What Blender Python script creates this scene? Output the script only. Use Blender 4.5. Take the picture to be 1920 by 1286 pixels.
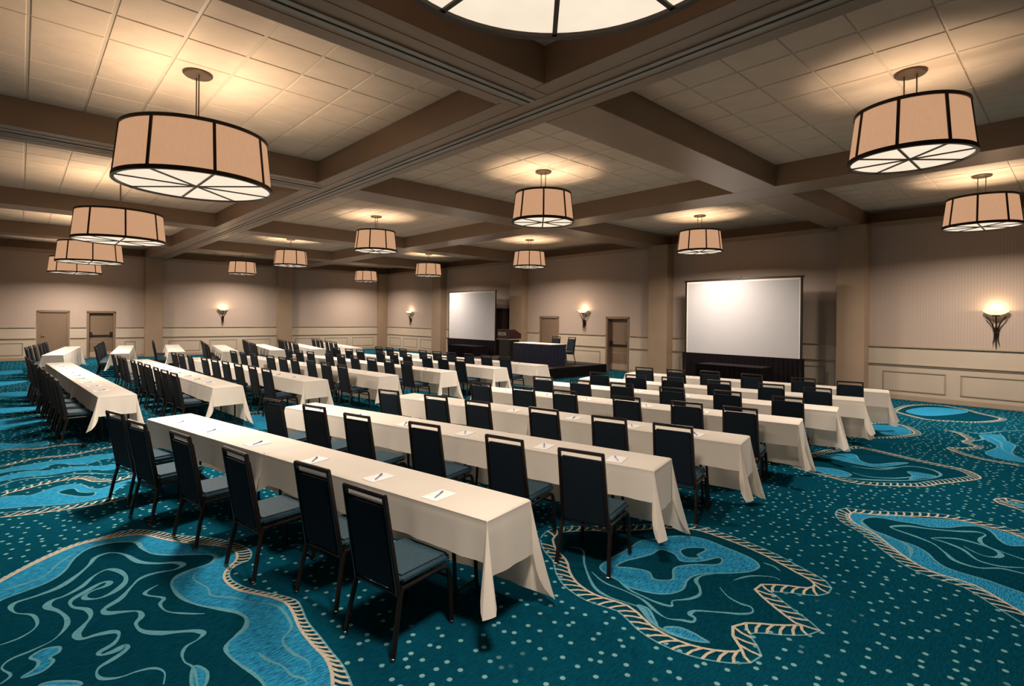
import bpy, bmesh, math, random
from mathutils import Vector, Matrix
from mathutils.geometry import tessellate_polygon

for o in list(bpy.data.objects):
    bpy.data.objects.remove(o, do_unlink=True)
S = bpy.context.scene
COL = S.collection
rnd = random.Random(7)
R = math.radians

# ------------------------------------------------------------------ camera
cam_d = bpy.data.cameras.new('camera')
cam_d.sensor_width = 36.0
cam_d.lens = 995.43 / 1920 * 36
cam_d.shift_y = -(643 - 595.98) / 1920
cam_d.clip_end = 200
cam = bpy.data.objects.new('camera', cam_d)
COL.objects.link(cam)
rt = Vector((0.73368, -0.67940, 0.01160)); up = Vector((-0.00851, 0.00788, 0.99993)); fw = Vector((0.67944, 0.73373, 0.0))
cam.matrix_world = Matrix(((rt.x, up.x, -fw.x, 0), (rt.y, up.y, -fw.y, 0), (rt.z, up.z, -fw.z, 2.0), (0, 0, 0, 1)))
S.camera = cam

# ------------------------------------------------------------------ world, lamp powers, exposure
w = bpy.data.worlds.new('world'); S.world = w; w.use_nodes = True
w.node_tree.nodes['Background'].inputs[0].default_value = (0.9, 0.75, 0.6, 1)
w.node_tree.nodes['Background'].inputs[1].default_value = 0.02
LAMP_DOWN = 125.0     # watts leaving the diffuser of a pendant
LAMP_UP = 42.0        # watts leaving the open top
SCONCE_UP = 14.0
WARM = (1.0, 0.84, 0.69)
WARM_UP = (1.0, 0.77, 0.55)
S.view_settings.view_transform = 'Standard'
S.view_settings.look = 'None'
S.view_settings.exposure = 0.0
S.view_settings.gamma = 1.0
S.view_settings.use_curve_mapping = False

# ------------------------------------------------------------------ materials
def nodes(name):
    m = bpy.data.materials.new(name); m.use_nodes = True
    nt = m.node_tree; b = nt.nodes['Principled BSDF']
    return m, nt, b

def mat(name, col, rough=0.6, var=0.08, scale=8.0, bump=0.0, bscale=60.0, metal=0.0, spec=0.4, stretch=(1, 1, 1), sheen=0.0, coords='Object'):
    m, nt, b = nodes(name)
    tc = nt.nodes.new('ShaderNodeTexCoord'); mp = nt.nodes.new('ShaderNodeMapping')
    mp.inputs['Scale'].default_value = stretch
    nt.links.new(tc.outputs[coords], mp.inputs[0])
    n = nt.nodes.new('ShaderNodeTexNoise'); n.inputs['Scale'].default_value = scale; n.inputs['Detail'].default_value = 4
    nt.links.new(mp.outputs[0], n.inputs['Vector'])
    r = nt.nodes.new('ShaderNodeValToRGB')
    r.color_ramp.elements[0].position = 0.3; r.color_ramp.elements[1].position = 0.7
    r.color_ramp.elements[0].color = tuple(c * (1 - var) for c in col) + (1,)
    r.color_ramp.elements[1].color = tuple(min(1, c * (1 + var)) for c in col) + (1,)
    nt.links.new(n.outputs[0], r.inputs[0]); nt.links.new(r.outputs[0], b.inputs['Base Color'])
    b.inputs['Roughness'].default_value = rough; b.inputs['Metallic'].default_value = metal
    b.inputs['Specular IOR Level'].default_value = spec
    if sheen: b.inputs['Sheen Weight'].default_value = sheen
    if bump:
        n2 = nt.nodes.new('ShaderNodeTexNoise'); n2.inputs['Scale'].default_value = bscale; n2.inputs['Detail'].default_value = 3
        nt.links.new(mp.outputs[0], n2.inputs['Vector'])
        bp = nt.nodes.new('ShaderNodeBump'); bp.inputs['Strength'].default_value = bump; bp.inputs['Distance'].default_value = 0.01
        nt.links.new(n2.outputs[0], bp.inputs['Height']); nt.links.new(bp.outputs[0], b.inputs['Normal'])
    return m

def emit(name, col, strength, var=0.04, scale=30, stretch=(1, 1, 1), base=None):
    """a lit lamp surface: diffuse fabric or glass that also gives off light"""
    m, nt, b = nodes(name)
    tc = nt.nodes.new('ShaderNodeTexCoord'); mp = nt.nodes.new('ShaderNodeMapping'); mp.inputs['Scale'].default_value = stretch
    nt.links.new(tc.outputs['Object'], mp.inputs[0])
    n = nt.nodes.new('ShaderNodeTexNoise'); n.inputs['Scale'].default_value = scale; n.inputs['Detail'].default_value = 3
    nt.links.new(mp.outputs[0], n.inputs['Vector'])
    r = nt.nodes.new('ShaderNodeValToRGB')
    r.color_ramp.elements[0].position = 0.3; r.color_ramp.elements[1].position = 0.7
    r.color_ramp.elements[0].color = tuple(c * (1 - var) for c in col) + (1,)
    r.color_ramp.elements[1].color = tuple(c * (1 + var) for c in col) + (1,)
    nt.links.new(n.outputs[0], r.inputs[0])
    b.inputs['Base Color'].default_value = (base or (0.12, 0.09, 0.07)) + (1,)
    b.inputs['Roughness'].default_value = 0.9; b.inputs['Specular IOR Level'].default_value = 0.1
    nt.links.new(r.outputs[0], b.inputs['Emission Color']); b.inputs['Emission Strength'].default_value = strength
    return m

def carpet_mat(name, col, col2, streak=60, dots=False):
    m, nt, b = nodes(name)
    tc = nt.nodes.new('ShaderNodeTexCoord')
    mp = nt.nodes.new('ShaderNodeMapping'); mp.inputs['Scale'].default_value = (1, 7, 1); mp.inputs['Rotation'].default_value = (0, 0, R(6))
    nt.links.new(tc.outputs['Object'], mp.inputs[0])
    n = nt.nodes.new('ShaderNodeTexNoise'); n.inputs['Scale'].default_value = streak * 0.25; n.inputs['Detail'].default_value = 6; n.inputs['Roughness'].default_value = 0.75
    nt.links.new(mp.outputs[0], n.inputs['Vector'])
    r = nt.nodes.new('ShaderNodeValToRGB')
    r.color_ramp.elements[0].position = 0.43; r.color_ramp.elements[1].position = 0.57
    r.color_ramp.elements[0].color = col2 + (1,); r.color_ramp.elements[1].color = col + (1,)
    nt.links.new(n.outputs[0], r.inputs[0])
    out = r.outputs[0]
    if dots:
        v = nt.nodes.new('ShaderNodeTexVoronoi'); v.inputs['Scale'].default_value = 8.2; v.inputs['Randomness'].default_value = 0.72
        v.voronoi_dimensions = '2D'
        nt.links.new(tc.outputs['Object'], v.inputs['Vector'])
        lt = nt.nodes.new('ShaderNodeMapRange'); lt.inputs['From Min'].default_value = 0.11; lt.inputs['From Max'].default_value = 0.145
        lt.inputs['To Min'].default_value = 1; lt.inputs['To Max'].default_value = 0
        nt.links.new(v.outputs['Distance'], lt.inputs['Value'])
        # dots drift in streams: some stretches of the carpet have none
        n3 = nt.nodes.new('ShaderNodeTexNoise'); n3.inputs['Scale'].default_value = 1.1; n3.inputs['Detail'].default_value = 1
        nt.links.new(tc.outputs['Object'], n3.inputs['Vector'])
        gt = nt.nodes.new('ShaderNodeMapRange'); gt.inputs['From Min'].default_value = 0.34; gt.inputs['From Max'].default_value = 0.40
        nt.links.new(n3.outputs[0], gt.inputs['Value'])
        mu = nt.nodes.new('ShaderNodeMath'); mu.operation = 'MULTIPLY'
        nt.links.new(lt.outputs[0], mu.inputs[0]); nt.links.new(gt.outputs[0], mu.inputs[1])
        mx = nt.nodes.new('ShaderNodeMix'); mx.data_type = 'RGBA'
        nt.links.new(mu.outputs[0], mx.inputs['Factor']); nt.links.new(out, mx.inputs['A'])
        mx.inputs['B'].default_value = (0.15, 0.33, 0.36, 1)
        out = mx.outputs['Result']
    nt.links.new(out, b.inputs['Base Color'])
    b.inputs['Roughness'].default_value = 1.0; b.inputs['Specular IOR Level'].default_value = 0.0
    n2 = nt.nodes.new('ShaderNodeTexNoise'); n2.inputs['Scale'].default_value = 180
    nt.links.new(tc.outputs['Object'], n2.inputs['Vector'])
    bp = nt.nodes.new('ShaderNodeBump'); bp.inputs['Strength'].default_value = 0.35; bp.inputs['Distance'].default_value = 0.004
    nt.links.new(n2.outputs[0], bp.inputs['Height']); nt.links.new(bp.outputs[0], b.inputs['Normal'])
    return m

def wallpaper(name, col):
    m, nt, b = nodes(name)
    tc = nt.nodes.new('ShaderNodeTexCoord')
    wv = nt.nodes.new('ShaderNodeTexWave'); wv.inputs['Scale'].default_value = 11.0; wv.inputs['Distortion'].default_value = 0.3
    wv.bands_direction = 'DIAGONAL'
    mp = nt.nodes.new('ShaderNodeMapping'); mp.inputs['Scale'].default_value = (1, 1, 0)
    nt.links.new(tc.outputs['Object'], mp.inputs[0]); nt.links.new(mp.outputs[0], wv.inputs['Vector'])
    r = nt.nodes.new('ShaderNodeValToRGB')
    r.color_ramp.elements[0].color = tuple(c * 0.90 for c in col) + (1,); r.color_ramp.elements[1].color = col + (1,)
    nt.links.new(wv.outputs[0], r.inputs[0]); nt.links.new(r.outputs[0], b.inputs['Base Color'])
    b.inputs['Roughness'].default_value = 0.7; b.inputs['Specular IOR Level'].default_value = 0.25
    return m

M = dict(
    carpet=carpet_mat('carpet_teal', (0.002, 0.058, 0.094), (0.0015, 0.035, 0.062), 60, True),
    cdark=carpet_mat('carpet_deep_teal', (0.002, 0.047, 0.076), (0.001, 0.026, 0.046), 60),
    cblue=carpet_mat('carpet_bright_blue', (0.026, 0.300, 0.480), (0.010, 0.080, 0.215), 70),
    cline=carpet_mat('carpet_pale_teal', (0.11, 0.31, 0.38), (0.07, 0.22, 0.29), 60),
    ccream=carpet_mat('carpet_cream', (0.50, 0.46, 0.36), (0.32, 0.32, 0.27), 60),
    paper=wallpaper('wallpaper_taupe', (0.36, 0.285, 0.24)),
    wains=mat('wainscot_cream', (0.40, 0.335, 0.265), 0.5, 0.03, 2),
    trim=mat('trim_tan', (0.30, 0.235, 0.175), 0.42, 0.04, 3),
    column=mat('column_tan', (0.26, 0.185, 0.125), 0.5, 0.05, 2),
    door=mat('door_tan', (0.160, 0.108, 0.072), 0.45, 0.06, 2, stretch=(1, 1, .3)),
    beam=mat('beam_taupe', (0.27, 0.182, 0.12), 0.34, 0.04, 1.5, spec=0.45),
    tile=mat('ceiling_tile_fissured', (0.60, 0.485, 0.375), 0.85, 0.05, 3, bump=0.25, bscale=45),
    grid=mat('ceiling_grid', (0.50, 0.42, 0.33), 0.6, 0.03, 2),
    track=mat('track_aluminium', (0.30, 0.275, 0.235), 0.4, 0.03, 2, metal=0.3),
    slot=mat('slot_black', (0.006, 0.006, 0.006), 0.8, 0.05),
    cloth=mat('tablecloth_cream', (0.82, 0.765, 0.69), 0.8, 0.03, 3, bump=0.06, bscale=220, spec=0.15, sheen=0.15),
    navy=mat('chair_fabric_navy', (0.0050, 0.0115, 0.020), 0.75, 0.25, 40, bump=0.15, bscale=300, spec=0.2, stretch=(1, 1, 3)),
    seat=mat('seat_fabric_blue', (0.022, 0.054, 0.078), 0.7, 0.18, 60, bump=0.15, bscale=300, spec=0.25),
    frame=mat('chair_frame_bronze', (0.013, 0.008, 0.0065), 0.34, 0.15, 12, metal=0.25, spec=0.5),
    glide=mat('glide_nickel', (0.35, 0.33, 0.30), 0.3, 0.05, metal=1.0),
    plywood=mat('table_plywood', (0.10, 0.065, 0.04), 0.6, 0.15, 6, stretch=(6, 1, 1)),
    steel=mat('table_leg_black_steel', (0.018, 0.016, 0.015), 0.4, 0.1, metal=0.4),
    iron=mat('wrought_iron', (0.018, 0.010, 0.006), 0.4, 0.2, 20, metal=0.4),
    bronze=mat('lamp_bronze', (0.030, 0.019, 0.012), 0.38, 0.12, 10, metal=0.3),
    plate=mat('canopy_bronze', (0.10, 0.07, 0.045), 0.4, 0.08, 10, metal=0.3),
    shade=emit('lampshade_linen', (0.56, 0.305, 0.17), 1.0, 0.05, 90, (1, 1, 0.05)),
    diffuser=emit('lamp_diffuser_acrylic', (0.95, 0.80, 0.615), 1.0, 0.05, 4, base=(0.2, 0.18, 0.15)),
    bowl=emit('sconce_glass', (1.0, 0.74, 0.42), 1.6, 0.05, 12),
    screen=mat('screen_white', (0.38, 0.375, 0.395), 1.0, 0.015, 2, spec=0.0),
    border=mat('screen_border', (0.66, 0.60, 0.52), 0.7, 0.02),
    black=mat('black_metal', (0.010, 0.008, 0.007), 0.4, 0.1),
    velour=mat('black_velour', (0.0045, 0.0025, 0.004), 0.9, 0.3, 6, spec=0.12),
    skirt=mat('navy_skirting', (0.006, 0.007, 0.028), 0.5, 0.2, 8, spec=0.4),
    riser=mat('stage_black', (0.003, 0.003, 0.0035), 0.8, 0.2, 4, spec=0.1),
    rtop=mat('stage_top_carpet', (0.014, 0.010, 0.009), 0.95, 0.2, 30, bump=0.3, bscale=200),
    mahog=mat('lectern_mahogany', (0.020, 0.006, 0.005), 0.3, 0.3, 6, stretch=(1, 1, .2), spec=0.5),
    signplate=mat('lectern_sign', (0.34, 0.32, 0.28), 0.4, 0.03),
    ink=mat('sign_ink', (0.06, 0.055, 0.05), 0.6, 0.05),
    cab=mat('cabinet_dark_brown', (0.016, 0.009, 0.006), 0.5, 0.2, 5),
    padpaper=mat('notepad_white', (0.80, 0.79, 0.80), 0.8, 0.01),
    pen=mat('pen_blue', (0.16, 0.24, 0.46), 0.35, 0.05),
    pencap=mat('pen_cap_navy', (0.03, 0.04, 0.12), 0.3, 0.05),
    brass=mat('lever_brass', (0.35, 0.25, 0.13), 0.35, 0.05, metal=0.8),
)

def translucent(m, amount, col):
    """thin woven cloth lets some light through"""
    nt = m.node_tree; out = nt.nodes['Material Output']; b = nt.nodes['Principled BSDF']
    t = nt.nodes.new('ShaderNodeBsdfTranslucent'); t.inputs['Color'].default_value = col + (1,)
    mx = nt.nodes.new('ShaderNodeMixShader'); mx.inputs[0].default_value = amount
    nt.links.new(b.outputs[0], mx.inputs[1]); nt.links.new(t.outputs[0], mx.inputs[2]); nt.links.new(mx.outputs[0], out.inputs['Surface'])
translucent(M['cloth'], 0.22, (0.85, 0.77, 0.64))

# ------------------------------------------------------------------ mesh helpers
class MB:
    """collects boxes, tubes and sheets into one mesh"""
    def __init__(s): s.v = []; s.f = []; s.sm = False
    def add(s, vs, fs):
        o = len(s.v); s.v += [tuple(v) for v in vs]; s.f += [tuple(i + o for i in f) for f in fs]; return s
    def box(s, x0, x1, y0, y1, z0, z1):
        return s.add([(x0, y0, z0), (x1, y0, z0), (x1, y1, z0), (x0, y1, z0), (x0, y0, z1), (x1, y0, z1), (x1, y1, z1), (x0, y1, z1)],
                     [(3, 2, 1, 0), (4, 5, 6, 7), (0, 1, 5, 4), (1, 2, 6, 5), (2, 3, 7, 6), (3, 0, 4, 7)])
    def bar(s, a, b, wd, ht, upv=(0, 0, 1)):
        """rectangular bar from a to b, wd across, ht along upv"""
        a = Vector(a); b = Vector(b); d = (b - a).normalized(); u = Vector(upv); sd = d.cross(u)
        if sd.length < 1e-5: u = Vector((0, 1, 0)); sd = d.cross(u)
        sd.normalize(); u = sd.cross(d).normalized()
        vs = []
        for p in (a, b):
            for i, j in ((-1, -1), (1, -1), (1, 1), (-1, 1)): vs.append(p + sd * wd / 2 * i + u * ht / 2 * j)
        return s.add(vs, [(0, 1, 2, 3), (7, 6, 5, 4), (0, 4, 5, 1), (1, 5, 6, 2), (2, 6, 7, 3), (3, 7, 4, 0)])
    def tube(s, pts, r, n=8, cap=True):
        pts = [Vector(p) for p in pts]; N = len(pts); vs = []; fs = []
        rr = r if isinstance(r, (list, tuple)) else [r] * N
        prev = None
        for i, p in enumerate(pts):
            d = (pts[min(i + 1, N - 1)] - pts[max(i - 1, 0)]).normalized()
            if prev is None:
                a = Vector((0, 0, 1)) if abs(d.z) < 0.9 else Vector((1, 0, 0)); u = d.cross(a).normalized()
            else:
                u = (prev - d * prev.dot(d)).normalized()
            prev = u; v = d.cross(u)
            for k in range(n):
                t = 2 * math.pi * k / n; vs.append(p + (u * math.cos(t) + v * math.sin(t)) * rr[i])
        for i in range(N - 1):
            for k in range(n):
                k2 = (k + 1) % n; fs.append((i * n + k, i * n + k2, (i + 1) * n + k2, (i + 1) * n + k))
        if cap: fs.append(tuple(range(n))[::-1]); fs.append(tuple((N - 1) * n + k for k in range(n)))
        s.sm = True
        return s.add(vs, fs)
    def lathe(s, prof, n=48, cx=0, cy=0):
        vs = []; fs = []
        for (r, z) in prof:
            for k in range(n):
                t = 2 * math.pi * k / n; vs.append((cx + r * math.cos(t), cy + r * math.sin(t), z))
        for i in range(len(prof) - 1):
            for k in range(n):
                k2 = (k + 1) % n; fs.append((i * n + k, i * n + k2, (i + 1) * n + k2, (i + 1) * n + k))
        s.sm = True
        return s.add(vs, fs)
    def disc(s, r, z, n=48):
        return s.add([(r * math.cos(2 * math.pi * k / n), r * math.sin(2 * math.pi * k / n), z) for k in range(n)], [tuple(range(n))[::-1]])
    def mesh(s, name, m, bevel=0.0, segs=2, smooth=None):
        me = bpy.data.meshes.new(name); me.from_pydata(s.v, [], s.f); me.update()
        if bevel:
            bm = bmesh.new(); bm.from_mesh(me)
            bmesh.ops.bevel(bm, geom=[e for e in bm.edges], offset=bevel, segments=segs, affect='EDGES', clamp_overlap=True)
            bm.to_mesh(me); bm.free()
        me.materials.append(M[m] if isinstance(m, str) else m)
        sm = s.sm if smooth is None else smooth
        if sm or bevel:
            me.polygons.foreach_set('use_smooth', [True] * len(me.polygons))
            if hasattr(me, 'set_sharp_from_angle'): me.set_sharp_from_angle(angle=R(40))
        return me

def link(name, me, parent=None, loc=None, rot=None):
    o = bpy.data.objects.new(name, me); COL.objects.link(o)
    if parent: o.parent = parent
    if loc is not None: o.location = loc
    if rot is not None: o.rotation_euler = rot
    return o
def part(name, mb, m, parent, bevel=0.0, segs=2, smooth=None):
    return link(name, mb.mesh(name, m, bevel, segs, smooth), parent)
def tag(o, label, cat, group=None):
    o['label'] = label; o['category'] = cat
    if group: o['group'] = group
    return o
def thing(name, label, cat, loc=(0, 0, 0), rz=0.0, group=None):
    o = bpy.data.objects.new(name, None); o.empty_display_size = 0.1; COL.objects.link(o)
    o.location = loc; o.rotation_euler = (0, 0, rz)
    return tag(o, label, cat, group)
def struct(name, mb, m, bevel=0.0):
    o = link(name, mb.mesh(name, m, bevel)); o['kind'] = 'structure'; return o
def copy_tree(o, parent=None, skip=()):
    c = o.copy(); COL.objects.link(c); c.parent = parent
    for ch in list(o.children):
        if ch.name.split('.')[0] in skip: continue
        copy_tree(ch, c, skip)
    return c

# ------------------------------------------------------------------ measured layout (metres)
XR, YB = 16.75, 29.75           # right wall, end wall
XL, YF = -3.0, -4.0             # walls outside the view
ZB, ZC = 4.60, 5.01             # beam soffit, ceiling
FRX, FRY = 17.30, 30.30         # frieze above the wall ledge
BEAM_Y = [(-1.90, -1.04), (4.24, 5.10), (10.67, 11.55)]              # x ranges of beams running along y
BEAM_X = [(-2.05, -1.20), (4.09, 4.90), (10.20, 11.10), (17.60, 18.45), (23.95, 24.80)]   # y ranges of beams running along x
COLS_R = [(3.95, 4.63), (9.80, 10.55), (17.04, 17.85), (23.25, 24.08)]
COLS_B = [(4.22, 4.92), (10.16, 10.92)]
DOORS_R = [(11.65, 12.65, True), (15.20, 16.25, False)]
DOORS_B = [(0.54, 1.52, False), (2.18, 3.12, True)]
DH = 2.05

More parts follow.
